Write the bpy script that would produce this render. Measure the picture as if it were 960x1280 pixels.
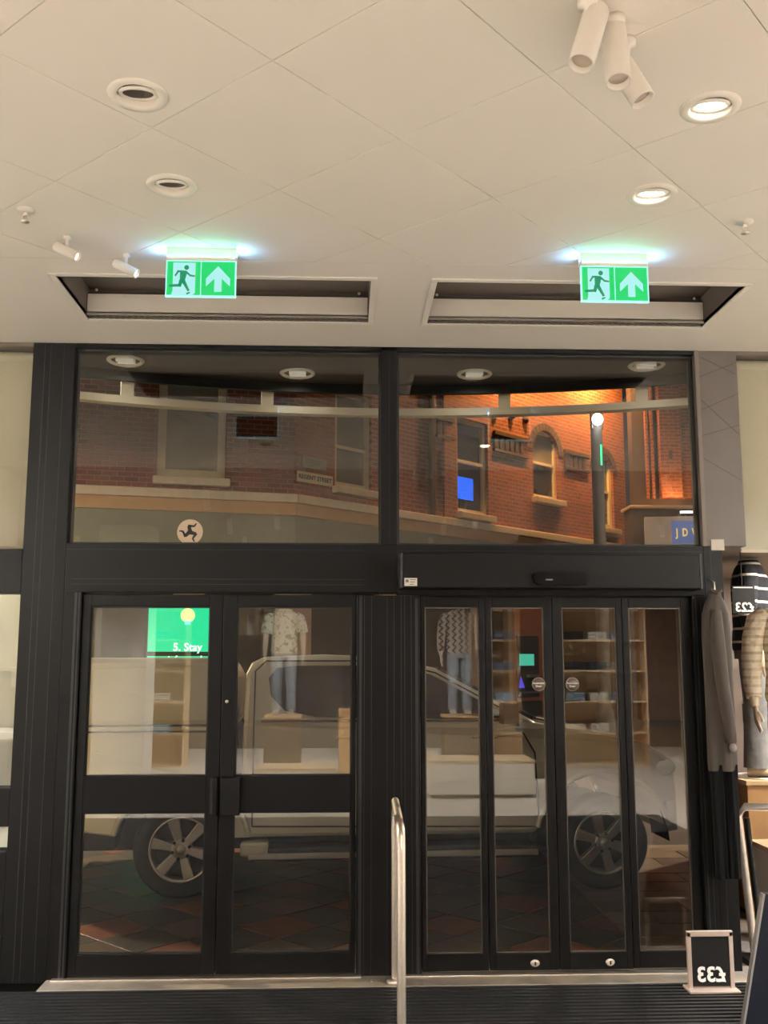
import bpy, math, random
from math import sin, cos, pi, radians, degrees, atan2, sqrt
from mathutils import Vector, Matrix, geometry
random.seed(7)
sc = bpy.context.scene
col = sc.collection
for o in list(bpy.data.objects): bpy.data.objects.remove(o)

# ------------------------------------------------------------------ camera, world, exposure
F = 1240.0
cam_d = bpy.data.cameras.new('camera'); cam = bpy.data.objects.new('camera', cam_d); col.objects.link(cam)
cam_d.sensor_fit = 'VERTICAL'; cam_d.sensor_height = 36.0; cam_d.lens = F / 1280.0 * 36.0
cam_d.clip_start = 0.05; cam_d.clip_end = 200
EYE = 1.70
YAW, PITCH = radians(2.2846), radians(8.3499)
cam.location = (0, 0, EYE); cam.rotation_euler = (pi/2 + PITCH, 0, -YAW)
sc.camera = cam
sc.view_settings.view_transform = 'Standard'
try: sc.view_settings.look = 'None'
except Exception: pass
sc.view_settings.gamma = 1.0; sc.view_settings.use_curve_mapping = False
sc.view_settings.exposure = 0.0
sc.cycles.use_denoising = True; sc.cycles.use_adaptive_sampling = False
sc.cycles.max_bounces = 10; sc.cycles.diffuse_bounces = 4; sc.cycles.glossy_bounces = 5
sc.cycles.transparent_max_bounces = 24; sc.cycles.sample_clamp_indirect = 6.0
sc.cycles.caustics_reflective = False; sc.cycles.caustics_refractive = False
W = bpy.data.worlds.new('night_sky'); sc.world = W; W.use_nodes = True
bg = W.node_tree.nodes['Background']; bg.inputs[0].default_value = (0.05, 0.045, 0.05, 1); bg.inputs[1].default_value = 0.5

WARM = (1.0, 0.98, 0.96); WASH_W = 1350.0
STORE_W, SOFFIT_W, STREET_W, FLOOD_W = 800.0, 2.4, 2000.0, 800.0

_f = Vector((sin(YAW)*cos(PITCH), cos(YAW)*cos(PITCH), sin(PITCH)))
_r = Vector((cos(YAW), -sin(YAW), 0)); _u = _r.cross(_f)
def at(px, py, Y):            # a point of the photograph put at real depth Y
    d = _f + _r*((px-480)/F) - _u*((py-640)/F)
    return Vector((0, 0, EYE)) + d*(Y/d.y)
def atz(px, py, Z):
    d = _f + _r*((px-480)/F) - _u*((py-640)/F)
    return Vector((0, 0, EYE)) + d*((Z-EYE)/d.z)

# ------------------------------------------------------------------ materials
def lin(c):
    c = c/255.0
    return c/12.92 if c <= 0.04045 else ((c+0.055)/1.055)**2.4
def L3(rgb): return (lin(rgb[0]), lin(rgb[1]), lin(rgb[2]), 1)
MATS = {}
def nodes(m):
    m.use_nodes = True; return m.node_tree.nodes, m.node_tree.links
def mk(name, rgb, rough=0.5, metal=0.0, var=0.06, scale=6.0, bump=0.0, bscale=60.0, emit=None, es=0.0, spec=0.5, coat=0.0):
    if name in MATS: return MATS[name]
    m = bpy.data.materials.new(name); N, K = nodes(m); b = N['Principled BSDF']
    tc = N.new('ShaderNodeTexCoord'); nz = N.new('ShaderNodeTexNoise'); nz.inputs['Scale'].default_value = scale; nz.inputs['Detail'].default_value = 4
    K.new(tc.outputs['Object'], nz.inputs['Vector'])
    rp = N.new('ShaderNodeValToRGB'); c = L3(rgb)
    rp.color_ramp.elements[0].color = tuple(max(0, x*(1-var)) for x in c[:3])+(1,); rp.color_ramp.elements[1].color = tuple(min(1, x*(1+var)) for x in c[:3])+(1,)
    rp.color_ramp.elements[0].position = .3; rp.color_ramp.elements[1].position = .7
    K.new(nz.outputs['Fac'], rp.inputs['Fac']); K.new(rp.outputs['Color'], b.inputs['Base Color'])
    b.inputs['Roughness'].default_value = rough; b.inputs['Metallic'].default_value = metal; b.inputs['Specular IOR Level'].default_value = spec
    b.inputs['Coat Weight'].default_value = coat; b.inputs['Coat Roughness'].default_value = .05
    if emit is not None:
        b.inputs['Emission Color'].default_value = L3(emit); b.inputs['Emission Strength'].default_value = es
    if bump > 0:
        n2 = N.new('ShaderNodeTexNoise'); n2.inputs['Scale'].default_value = bscale; n2.inputs['Detail'].default_value = 3
        K.new(tc.outputs['Object'], n2.inputs['Vector'])
        bp = N.new('ShaderNodeBump'); bp.inputs['Strength'].default_value = bump; bp.inputs['Distance'].default_value = .01
        K.new(n2.outputs['Fac'], bp.inputs['Height']); K.new(bp.outputs['Normal'], b.inputs['Normal'])
    MATS[name] = m; return m
def glass(name, tint=(1,1,1), r0=0.07):
    if name in MATS: return MATS[name]
    m = bpy.data.materials.new(name); N, K = nodes(m); N.remove(N['Principled BSDF']); out = N['Material Output']
    t = N.new('ShaderNodeBsdfTransparent'); t.inputs[0].default_value = (*tint, 1)
    g = N.new('ShaderNodeBsdfGlossy'); g.inputs['Roughness'].default_value = 0.0; g.inputs['Color'].default_value = (1,1,1,1)
    lw = N.new('ShaderNodeLayerWeight'); lw.inputs['Blend'].default_value = .5
    p = N.new('ShaderNodeMath'); p.operation = 'POWER'; p.inputs[1].default_value = 5
    K.new(lw.outputs['Facing'], p.inputs[0])
    q = N.new('ShaderNodeMath'); q.operation = 'MULTIPLY_ADD'; q.inputs[1].default_value = 1-r0; q.inputs[2].default_value = r0
    K.new(p.outputs[0], q.inputs[0])
    mx = N.new('ShaderNodeMixShader'); K.new(q.outputs[0], mx.inputs[0]); K.new(t.outputs[0], mx.inputs[1]); K.new(g.outputs[0], mx.inputs[2])
    K.new(mx.outputs[0], out.inputs['Surface']); MATS[name] = m; return m
def brick(name, c1, c2, mortar, sx=4.4, rough=.85):
    if name in MATS: return MATS[name]
    m = bpy.data.materials.new(name); N, K = nodes(m); b = N['Principled BSDF']
    tc = N.new('ShaderNodeTexCoord'); sp = N.new('ShaderNodeSeparateXYZ'); cb = N.new('ShaderNodeCombineXYZ')
    K.new(tc.outputs['Object'], sp.inputs[0]); K.new(sp.outputs['X'], cb.inputs['X']); K.new(sp.outputs['Z'], cb.inputs['Y'])
    bt = N.new('ShaderNodeTexBrick'); K.new(cb.outputs[0], bt.inputs['Vector'])
    bt.inputs['Color1'].default_value = L3(c1); bt.inputs['Color2'].default_value = L3(c2); bt.inputs['Mortar'].default_value = L3(mortar)
    bt.inputs['Scale'].default_value = 1.0; bt.inputs['Brick Width'].default_value = .28; bt.inputs['Row Height'].default_value = .10
    bt.inputs['Mortar Size'].default_value = .013; bt.inputs['Mortar Smooth'].default_value = .3
    nz = N.new('ShaderNodeTexNoise'); nz.inputs['Scale'].default_value = 1.3; K.new(tc.outputs['Object'], nz.inputs['Vector'])
    mx = N.new('ShaderNodeMix'); mx.data_type = 'RGBA'; mx.blend_type = 'MULTIPLY'; mx.inputs[0].default_value = .35
    K.new(bt.outputs['Color'], mx.inputs[6]); K.new(nz.outputs['Fac'], mx.inputs[7]); K.new(mx.outputs[2], b.inputs['Base Color'])
    bp = N.new('ShaderNodeBump'); bp.inputs['Strength'].default_value = .6; bp.inputs['Distance'].default_value = .02; bp.invert = True
    K.new(bt.outputs['Fac'], bp.inputs['Height']); K.new(bp.outputs['Normal'], b.inputs['Normal'])
    b.inputs['Roughness'].default_value = rough; MATS[name] = m; return m
def mathn(N, K, op, a, b=None, c=None):
    n = N.new('ShaderNodeMath'); n.operation = op
    for i, x in enumerate((a, b, c)):
        if x is None: continue
        if isinstance(x, (int, float)): n.inputs[i].default_value = x
        else: K.new(x, n.inputs[i])
    return n.outputs[0]
def patterned(name, kind, ca, cb_, freq=14.0, duty=.3):
    """stripe: bands across z; zigzag: chevron lines running down; floral: scattered sprigs on a light ground"""
    if name in MATS: return MATS[name]
    m = bpy.data.materials.new(name); N, K = nodes(m); b = N['Principled BSDF']; b.inputs['Roughness'].default_value = .9
    tc = N.new('ShaderNodeTexCoord'); sp = N.new('ShaderNodeSeparateXYZ'); K.new(tc.outputs['Object'], sp.inputs[0])
    if kind == 'stripe':
        fr = mathn(N, K, 'FRACT', mathn(N, K, 'MULTIPLY', sp.outputs['Z'], freq)); fac = mathn(N, K, 'LESS_THAN', fr, duty)
    elif kind == 'zigzag':
        tri = mathn(N, K, 'PINGPONG', sp.outputs['Z'], .045)
        xx = mathn(N, K, 'ADD', mathn(N, K, 'ADD', sp.outputs['X'], tri), 5.0)
        fr = mathn(N, K, 'FRACT', mathn(N, K, 'MULTIPLY', xx, freq)); fac = mathn(N, K, 'LESS_THAN', fr, duty)
    else:
        nz = N.new('ShaderNodeTexNoise'); nz.inputs['Scale'].default_value = freq; nz.inputs['Detail'].default_value = 1.5; nz.inputs['Distortion'].default_value = 1.2
        K.new(tc.outputs['Object'], nz.inputs['Vector']); fac = mathn(N, K, 'GREATER_THAN', nz.outputs['Fac'], 1-duty)
    mx = N.new('ShaderNodeMix'); mx.data_type = 'RGBA'; mx.inputs[6].default_value = L3(ca); mx.inputs[7].default_value = L3(cb_)
    K.new(fac, mx.inputs[0]); K.new(mx.outputs[2], b.inputs['Base Color'])
    n2 = N.new('ShaderNodeTexNoise'); n2.inputs['Scale'].default_value = 25; K.new(tc.outputs['Object'], n2.inputs['Vector'])
    bp = N.new('ShaderNodeBump'); bp.inputs['Strength'].default_value = .5; bp.inputs['Distance'].default_value = .02; K.new(n2.outputs['Fac'], bp.inputs['Height']); K.new(bp.outputs['Normal'], b.inputs['Normal'])
    MATS[name] = m; return m

CEIL = mk('ceiling_paint', (224, 217, 205), .8, var=.015, scale=2)
WHITE = mk('white_enamel', (232, 226, 214), .45, var=.02)
BRONZE = mk('dark_bronze_aluminium', (13, 12, 12), .5, var=.08, scale=3, spec=.12)
BRONZE2 = mk('dark_bronze_gasket', (8, 8, 8), .6, var=.05)
REFL_TAUPE = mk('reflected_taupe', (80, 73, 68), .5, var=.05)  # reflected ceiling tone, painted on the right upper post
GLASS = glass('door_glass', (.95, .96, .95), .06)
STEEL = mk('brushed_steel', (232, 222, 210), .4, 1.0, var=.05, scale=40)
SILL = mk('worn_aluminium', (176, 166, 152), .45, .6, var=.15, scale=9)
RUBBER = mk('black_rubber', (9, 9, 10), .6, var=.2, scale=30, spec=.2)
BLACK = mk('black_plastic', (10, 10, 11), .45, spec=.3)
CHROME = mk('chrome', (220, 220, 216), .12, 1.0)

# ------------------------------------------------------------------ mesh helpers
class MB:
    def __init__(s): s.v = []; s.f = []; s.sm = []
    def add(s, verts, faces, smooth=False):
        n = len(s.v); s.v += [tuple(v) for v in verts]
        for f in faces: s.f.append(tuple(i+n for i in f)); s.sm.append(smooth)
        return s
    def box(s, x0, x1, y0, y1, z0, z1):
        if x0 > x1: x0, x1 = x1, x0
        if y0 > y1: y0, y1 = y1, y0
        if z0 > z1: z0, z1 = z1, z0
        return s.add([(x0,y0,z0),(x1,y0,z0),(x1,y1,z0),(x0,y1,z0),(x0,y0,z1),(x1,y0,z1),(x1,y1,z1),(x0,y1,z1)],
                     [(0,3,2,1),(4,5,6,7),(0,1,5,4),(1,2,6,5),(2,3,7,6),(3,0,4,7)])
    def prism(s, pts, off, smooth=False):
        n = len(pts); off = Vector(off); P = [Vector(p) for p in pts]
        nrm = Vector((0,0,0))
        for i in range(n): nrm += P[i].cross(P[(i+1) % n])
        if nrm.dot(off) > 0: P.reverse()
        s.add([*P, *[p+off for p in P]], [tuple(range(n)), tuple(range(2*n-1, n-1, -1))])
        s.add([*P, *[p+off for p in P]], [(i, i+n, (i+1) % n+n, (i+1) % n) for i in range(n)], smooth)
        return s
    def loft(s, rings, caps=True, smooth=True, closed=True):
        n = len(rings[0]); v = [p for r in rings for p in r]; f = []
        for k in range(len(rings)-1):
            for i in range(n if closed else n-1):
                j = (i+1) % n; f.append((k*n+i, k*n+j, (k+1)*n+j, (k+1)*n+i))
        s.add(v, f, smooth)
        if caps:
            s.add(rings[0], [tuple(range(n-1, -1, -1))]); s.add(rings[-1], [tuple(range(n))])
        return s
    def lathe(s, prof, n=24, c=(0,0,0), rot=None, smooth=True):
        """profile of (radius, height) turned about z, then rotated by rot and moved to c"""
        rings = []
        for r, h in prof:
            ring = []
            for i in range(n):
                a = 2*pi*i/n; p = Vector((r*cos(a), r*sin(a), h))
                if rot is not None: p = rot @ p
                ring.append(p + Vector(c))
            rings.append(ring)
        return s.loft(rings, caps=False, smooth=smooth)
    def tube(s, pts, r, n=10, caps=True):
        P = [Vector(p) for p in pts]; R = r if isinstance(r, (list, tuple)) else [r]*len(P); rings = []; prev = None
        for i, p in enumerate(P):
            d = ((P[min(i+1, len(P)-1)] - P[max(i-1, 0)])).normalized()
            if prev is None:
                a = Vector((0,0,1)) if abs(d.z) < .9 else Vector((0,1,0)); u = d.cross(a).normalized()
            else: u = (prev - d*prev.dot(d)).normalized()
            prev = u; w = d.cross(u)
            rr = R[i]; ru, rw = rr if isinstance(rr, (tuple, list)) else (rr, rr)
            rings.append([p + u*ru*cos(2*pi*k/n) + w*rw*sin(2*pi*k/n) for k in range(n)])
        return s.loft(rings, caps)
    def ball(s, c, r, n=14, m=9):
        if not isinstance(r, (tuple, list)): r = (r, r, r)
        rings = []
        for j in range(m+1):
            th = pi*(.02+.96*j/m)
            rings.append([Vector((c[0]+r[0]*sin(th)*cos(2*pi*i/n), c[1]+r[1]*sin(th)*sin(2*pi*i/n), c[2]-r[2]*cos(th))) for i in range(n)])
        return s.loft(rings)
    def build(s, name, mat, parent=None, bevel=0.0, shift=None):
        me = bpy.data.meshes.new(name); me.from_pydata(s.v, [], s.f)
        me.polygons.foreach_set('use_smooth', s.sm); me.materials.append(mat); me.update()
        o = bpy.data.objects.new(name, me); col.objects.link(o); o.parent = parent
        if shift is not None: o.location = shift
        if bevel > 0:
            b = o.modifiers.new('edges', 'BEVEL'); b.width = bevel; b.segments = 2; b.limit_method = 'ANGLE'; b.angle_limit = radians(40)
        return o
def B(*a): return MB().box(*a)
def tag(o, label, cat=None, group=None, kind=None):
    if label: o['label'] = label
    if cat: o['category'] = cat
    if group: o['group'] = group
    if kind: o['kind'] = kind
    return o
def empty(name, loc=(0,0,0), rz=0.0):
    e = bpy.data.objects.new(name, None); col.objects.link(e); e.location = loc; e.rotation_euler = (0,0,rz); e.empty_display_size = .1; return e
def struct(o, label, cat='structure'): return tag(o, label, cat, kind='structure')
def copy_tree(o, parent=None):
    c = o.copy(); col.objects.link(c); c.parent = parent
    for ch in o.children: copy_tree(ch, c)
    return c
def text(name, body, size, mat, parent, loc, rot=(pi/2,0,0), ext=.001, mirror=False, align='CENTER', bold=0.0):
    cu = bpy.data.curves.new(name, 'FONT'); cu.body = body; cu.size = size; cu.extrude = ext; cu.align_x = align; cu.align_y = 'CENTER'; cu.offset = bold; cu.resolution_u = 3
    t = bpy.data.objects.new('tmp', cu); col.objects.link(t); bpy.context.view_layer.update()
    me = bpy.data.meshes.new_from_object(t.evaluated_get(bpy.context.evaluated_depsgraph_get())); bpy.data.objects.remove(t)
    if mirror:
        for v in me.vertices: v.co.x = -v.co.x
        me.flip_normals()
    me.materials.clear(); me.materials.append(mat)
    o = bpy.data.objects.new(name, me); col.objects.link(o); o.parent = parent; o.location = loc; o.rotation_euler = rot; return o
def lamp(name, typ, loc, power, color, parent=None, **kw):
    d = bpy.data.lights.new(name, typ); d.energy = power; d.color = color
    for k, v in kw.items():
        if k != 'rot': setattr(d, k, v)
    o = bpy.data.objects.new(name, d); col.objects.link(o); o.location = loc; o.parent = parent
    if 'rot' in kw: o.rotation_euler = kw['rot']
    return o
def clip(poly, nx, ny, d):      # keep nx*x+ny*y <= d
    out = []
    for i in range(len(poly)):
        a, b = poly[i], poly[(i+1) % len(poly)]; fa, fb = nx*a[0]+ny*a[1]-d, nx*b[0]+ny*b[1]-d
        if fa <= 0: out.append(a)
        if fa*fb < 0:
            t = fa/(fa-fb); out.append((a[0]+t*(b[0]-a[0]), a[1]+t*(b[1]-a[1])))
    return out
def circle(cx, cy, r, n=24): return [(cx+r*cos(2*pi*i/n), cy+r*sin(2*pi*i/n)) for i in range(n)]

# ================================================================== THE ROOM
D, ZC = 5.60, 3.50
XL, XR, YB = -5.5, 6.5, -8.0
# floor
FLOORM = mk('pale_screed_floor', (196, 186, 174), .35, var=.05, scale=1.2)
struct(B(XL, XR, YB, 5.42, -.05, 0).build('floor', FLOORM), 'pale grey polished shop floor around the entrance mat', 'floor')
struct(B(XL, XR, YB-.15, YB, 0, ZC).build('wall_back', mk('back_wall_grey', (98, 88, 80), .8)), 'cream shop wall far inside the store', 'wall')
struct(B(XL-.15, XL, YB, 5.6, 0, ZC).build('wall_left', mk('shop_wall', (205, 196, 182))), 'cream shop wall along the left of the store', 'wall')
struct(B(XR, XR+.15, YB, 8.9, 0, ZC).build('wall_right', mk('shop_wall', (205, 196, 182))), 'cream shop wall along the right of the store', 'wall')
# ceiling: plain boards round a field of diagonal tiles; vents and downlights are let into it
TX0, TX1, TY0, TY1 = -2.6, 3.2, 1.9, 4.36
VENTS = [(-1.38, .12, 4.56, 5.17), (.44, 1.95, 4.56, 5.17)]
DL = [(-.676, 3.007, False), (-.673, 3.630, False), (1.200, 3.004, True), (1.198, 3.629, True)]
cm = MB()
for x0, x1, y0, y1 in [(XL, TX0, TY0, TY1), (TX1, XR, TY0, TY1),
                       (XL, XR, TY1, 4.56), (XL, -1.38, 4.56, 5.17), (.12, .44, 4.56, 5.17), (1.95, XR, 4.56, 5.17), (XL, XR, 5.17, 5.74)]:
    cm.box(x0, x1, y0, y1, ZC, ZC+.02)
cm.box(XL, XR, YB, 5.74, ZC+.30, ZC+.34)
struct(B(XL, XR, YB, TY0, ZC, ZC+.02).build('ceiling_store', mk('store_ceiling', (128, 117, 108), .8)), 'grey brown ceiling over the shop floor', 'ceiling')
ceiling = struct(cm.build('ceiling', CEIL), 'warm cream ceiling of large diagonal tiles over the entrance', 'ceiling')
ANG = radians(47.5); cu, su = cos(ANG), sin(ANG); PT = .6; S0, T0 = 2.062, 1.913
tcount = 0
for i in range(-9, 10):
    for j in range(-9, 10):
        def tile_poly(e):
            cs = []
            for a, b in ((0,0),(1,0),(1,1),(0,1)):
                t = T0+(i+a)*PT + (e if a == 0 else -e); s_ = S0+(j+b)*PT + (e if b == 0 else -e)
                cs.append((t*cu - s_*su, t*su + s_*cu))
            for nx, ny, d in ((1,0,TX1-e), (-1,0,-TX0-e), (0,1,TY1-e), (0,-1,-TY0-e)): cs = clip(cs, nx, ny, d)
            return cs
        outer, inner = tile_poly(.0016), tile_poly(.0030)
        if len(inner) < 3 or len(inner) != len(outer): continue
        area = abs(sum(inner[k][0]*inner[(k+1) % len(inner)][1]-inner[(k+1) % len(inner)][0]*inner[k][1] for k in range(len(inner))))/2
        if area < .004: continue
        holes = []
        for x, y, lit in DL:
            t, s_ = x*cu+y*su, -x*su+y*cu
            if T0+i*PT < t < T0+(i+1)*PT and S0+j*PT < s_ < S0+(j+1)*PT: holes.append(circle(x, y, .072))
        m = MB(); loops = [[Vector((x, y, 0)) for x, y in inner]] + [[Vector((x, y, 0)) for x, y in h] for h in holes]
        flat = [p for l in loops for p in l]
        tris = geometry.tessellate_polygon(loops)
        tris = [t if (flat[t[1]]-flat[t[0]]).cross(flat[t[2]]-flat[t[0]]).z < 0 else tuple(reversed(t)) for t in tris]
        m.add([(p.x, p.y, ZC) for p in flat], tris)
        n = len(outer)
        m.loft([[(*p, ZC) for p in inner], [(*p, ZC+.0012) for p in outer], [(*p, ZC+.02) for p in outer]], caps=False, smooth=False)
        for h in holes: m.loft([[(*p, ZC) for p in h], [(*p, ZC+.02) for p in h]], caps=False, smooth=False)
        m.build('tile', CEIL, ceiling); tcount += 1

# ------------------------------------------------------------------ recessed air vents
def vent(name, x0, x1, y0, y1, label):
    r = empty(name, ((x0+x1)/2, (y0+y1)/2, ZC)); hx, hy = (x1-x0)/2, (y1-y0)/2
    m = MB()
    for a in ((-hx-.03, hx+.03, -hy-.03, -hy), (-hx-.03, hx+.03, hy, hy+.03), (-hx-.03, -hx, -hy, hy), (hx, hx+.03, -hy, hy)): m.box(*a, -.008, 0)
    m.build('frame', WHITE, r, .002)
    VG = mk('vent_grey', (78, 70, 63), .7)
    m = MB(); m.box(-hx, hx, -hy, hy, .16, .17).build('top_plate', VG, r)
    m = MB(); m.box(-hx-.005, -hx, -hy, hy, 0, .16); m.box(hx, hx+.005, -hy, hy, 0, .16); m.box(-hx, hx, -hy-.005, -hy, 0, .16); m.box(-hx, hx, hy, hy+.005, 0, .16); m.build('duct_sides', VG, r)
    # white flap in front of the far side, a black gap and a grey lip below it
    B(-hx+.004, hx-.004, hy-.05, hy-.035, .022, .12).build('flap', WHITE, r, .002)
    B(-hx+.004, hx-.004, hy-.045, hy-.004, .012, .018).build('outlet_slot', BLACK, r)
    B(-hx+.004, hx-.004, hy-.06, hy-.046, .0, .010).build('lip', mk('vent_lip_grey', (128, 120, 110), .5), r)
    for sx in (-1, 1): MB().lathe([(0, 0), (.008, 0), (.008, .004), (0, .005)], 8, (sx*(hx-.05), hy-.05, .14), Matrix.Rotation(pi/2, 3, 'X')).build('screw', STEEL, r)
    tag(r, label, 'air vent', 'ceiling air curtain vents')
vent('air_vent', *VENTS[0], 'long recessed air vent over the swing doors')
vent('air_vent', *VENTS[1], 'long recessed air vent over the automatic door')

# ------------------------------------------------------------------ recessed downlights
LEDM = mk('lit_lamp', (255, 246, 230), .4, emit=(255, 244, 226), es=14)
def downlight(x, y, lit, label):
    r = empty('recessed_downlight', (x, y, ZC))
    MB().lathe([(.066, .02), (.066, -.004), (.074, -.008), (.095, -.006), (.098, 0)], 40).build('trim_ring', WHITE, r)
    tilt = Matrix.Rotation(radians(14), 3, 'X')
    MB().lathe([(.064, .004), (.062, -.003), (.056, -.005), (.049, -.001), (.049, .012)], 36, (0, 0, .004), tilt).build('gimbal_ring', WHITE, r)
    MB().lathe([(.049, .0), (.046, .05), (.02, .075), (.001, .078)], 30, (0, 0, .004), tilt).build('reflector', mk('lamp_cup_brown', (58, 48, 40), .5) if not lit else CHROME, r)
    b = MB().lathe([(.0005, .0), (.02, .001), (.042, .004), (.045, .010), (.03, .03), (.0005, .034)], 26, (0, 0, .002 if lit else .026), tilt).build('lamp', LEDM if lit else mk('unlit_lamp_glass', (140, 126, 112), .3), r)
    if lit: lamp('downlight_beam', 'SPOT', (0, 0, -.02), 26, (1, .9, .78), r, spot_size=radians(95), spot_blend=.6, shadow_soft_size=.04)
    tag(r, label, 'downlight', 'entrance downlights')
downlight(*DL[0], 'unlit white recessed downlight nearer of two above the swing doors')
downlight(*DL[1], 'unlit white recessed downlight between the other unlit one and exit sign')
downlight(*DL[2], 'lit recessed downlight nearer of two above the automatic door')
downlight(*DL[3], 'lit recessed downlight just above the exit sign by automatic door')
# ------------------------------------------------------------------ sprinklers
def sprinkler(x, y, label):
    r = empty('sprinkler', (x, y, ZC))
    MB().lathe([(.034, 0), (.036, -.004), (.02, -.010), (.012, -.012), (.0005, -.012)], 24).build('rose', WHITE, r)
    m = MB().lathe([(.009, -.01), (.009, -.025), (.004, -.028), (.0005, -.028)], 12)
    m.build('nozzle', STEEL, r)
    for s in (-1, 1): MB().tube([(s*.008, 0, -.02), (s*.013, 0, -.035), (s*.004, 0, -.05)], .0025, 6).build('yoke_arm', STEEL, r)
    MB().lathe([(.0005, -.05), (.017, -.05), (.018, -.053), (.0005, -.054)], 12).build('deflector', STEEL, r)
    tag(r, label, 'sprinkler', 'ceiling sprinkler heads')
sprinkler(-1.302, 3.862, 'small ceiling sprinkler head to the left of the exit signs')
sprinkler(1.661, 3.856, 'small ceiling sprinkler head to the right of the exit signs')

# ------------------------------------------------------------------ exit signs
GREEN = mk('sign_green', (2, 60, 30), .3, emit=(0, 222, 112), es=.85)
PALE = mk('sign_pale', (40, 60, 60), .3, emit=(170, 236, 236), es=.95)
GLOW = mk('sign_edge_glow', (60, 90, 90), .2, emit=(170, 246, 246), es=1.1)
MAN = mk('sign_man_green', (2, 50, 30), .4, emit=(0, 150, 100), es=.8)
def thick(a, b, w0, w1):
    a, b = Vector((*a, 0)), Vector((*b, 0)); d = (b-a).normalized(); n = Vector((-d.y, d.x, 0))
    return [a-n*w0/2, b-n*w1/2, b+n*w1/2, a+n*w0/2]
def exit_sign(x0, x1, y, label, k):
    w = x1-x0; r = empty('exit_sign', ((x0+x1)/2, y, ZC)); hw = w/2
    B(-hw, hw, -.02, .035, -.058, 0).build('housing', WHITE, r, .003)
    z1, z0 = -.058, -.222; H = z1-z0
    B(-hw+.002, hw-.002, -.012, -.002, z0, z1).build('blade', GREEN, r, .001); B(-hw+.003, hw-.003, -.002, .002, z0, z1).build('back_plate', mk('sign_back', (60, 38, 28), .4), r)
    m = MB()
    t = .004
    for a in ((-hw-.001, hw+.001, z1-t, z1), (-hw-.001, hw+.001, z0-.002, z0+t), (-hw-.001, -hw+t, z0, z1), (hw-t, hw+.001, z0, z1), (-.0015, .0015, z0, z1)): m.box(a[0], a[1], -.0145, (.004 if abs(a[0]) > .01 else -.011), a[2], a[3])
    m.build('glowing_edge', GLOW, r)
    def P(u, v): return (-hw + u*hw, z1 - v*H)     # u,v over the left half square
    def flat(name, polys, mat, yy):
        mm = MB()
        for p in polys: mm.prism([(q[0], yy, q[1]) for q in p], (0, -.0012, 0))
        return mm.build(name, mat, r)
    flat('doorway', [[P(.20,.06), P(.84,.06), P(.84,.9), P(.78,.965), P(.16,.965), P(.20,.86)]], PALE, -.0122)
    sc_ = lambda pts: [P(*p) for p in pts]
    cs = [P(.585+.068*cos(2*pi*i/16), .20+.066*sin(2*pi*i/16)) for i in range(16)]
    def lim(a, b, w0, w1): return sc_([(p.x, p.y) for p in thick(a, b, w0, w1)])
    man = [cs, sc_([(.40,.28), (.56,.29), (.60,.36), (.53,.60), (.40,.60)]), lim((.40,.31), (.33,.31), .05, .05), lim((.36,.29), (.26,.44), .055, .045),
           lim((.56,.31), (.69,.42), .055, .045), lim((.67,.42), (.83,.44), .05, .04), lim((.44,.56), (.39,.74), .11, .085), lim((.43,.70), (.10,.72), .075, .06),
           lim((.49,.56), (.66,.86), .11, .06), lim((.60,.94), (.70,.90), .05, .03)]
    flat('running_figure', man, MAN, -.0135)
    Q = lambda u, v: (u*hw, z1 - v*H)
    flat('arrow', [[Q(.49,.15), Q(.84,.50), Q(.84,.72), Q(.60,.50), Q(.60,.87), Q(.39,.87), Q(.39,.50), Q(.15,.72), Q(.15,.50)]], PALE, -.0135)
    # light that leaks from the ends and the back of the housing
    for s in (-1, 1):
        B(s*hw, s*(hw+.0015), -.012, .012, -.03, -.012).build('end_slot', mk('sign_blue_leak', (120, 190, 255), .3, emit=(90, 170, 255), es=22), r)
    lamp('sign_glow', 'AREA', (0, -.026, -.05), .27, (.16, 1, .86), r, rot=(radians(-143), 0, 0), shape='RECTANGLE', size=w, size_y=.01)
    for s in (-1, 1): lamp('sign_end_glow', 'AREA', (s*(hw+.004), .008, -.03), .34, (.22, .55, 1), r, rot=(0, s*radians(-115), 0), shape='RECTANGLE', size=.02, size_y=.03)
    tag(r, label, 'exit sign', 'hanging green exit signs')
exit_sign(-.796, -.489, 4.235, 'green running man exit sign with up arrow above the swing doors', 0)
exit_sign(1.053, 1.357, 4.225, 'green running man exit sign with up arrow above the automatic door', 1)

# ================================================================== GLAZED ENTRANCE WALL
G = .055      # set-back of the glass
def bar(name, a, label, grooves=(), bevel=.003):
    o = B(*a).build(name, BRONZE, None, bevel); struct(o, label, 'frame')
    for g in grooves: B(*g).build('groove', BRONZE2, o)
    return o
bar('trim_1', (-1.80, -1.56, D, D+.14, 0, ZC), 'dark bronze post between blind-covered side window and swing doors',
    [(-1.735, -1.731, D-.0012, D, 0, ZC), (-1.70, -1.697, D-.0012, D, 0, ZC), (-1.625, -1.622, D-.0012, D, 0, ZC)])
bar('trim_2', (.205, .300, D, D+.14, 2.335, ZC), 'slim dark bronze mullion between the two transom windows', [(.252, .255, D-.0012, D, 2.335, ZC)])
bar('trim_3', (2.06, 2.17, D, D+.14, 0, 2.335), 'dark bronze post to the right of the automatic door', [(2.10, 2.103, D-.0012, D, 0, 2.335)])
bar('trim_4', (-1.56, 2.06, D, D+.14, 3.475, ZC), 'thin dark bronze head rail against the ceiling')
bar('trim_5', (-1.56, .30, D, D+.14, 2.062, 2.335), 'deep dark bronze transom rail above the swing doors',
    [(-1.56, .12, D-.0012, D, 2.30, 2.303), (-1.52, .12, D-.0012, D, 2.135, 2.138), (-1.52, .12, D-.0012, D, 2.105, 2.108)])
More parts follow.
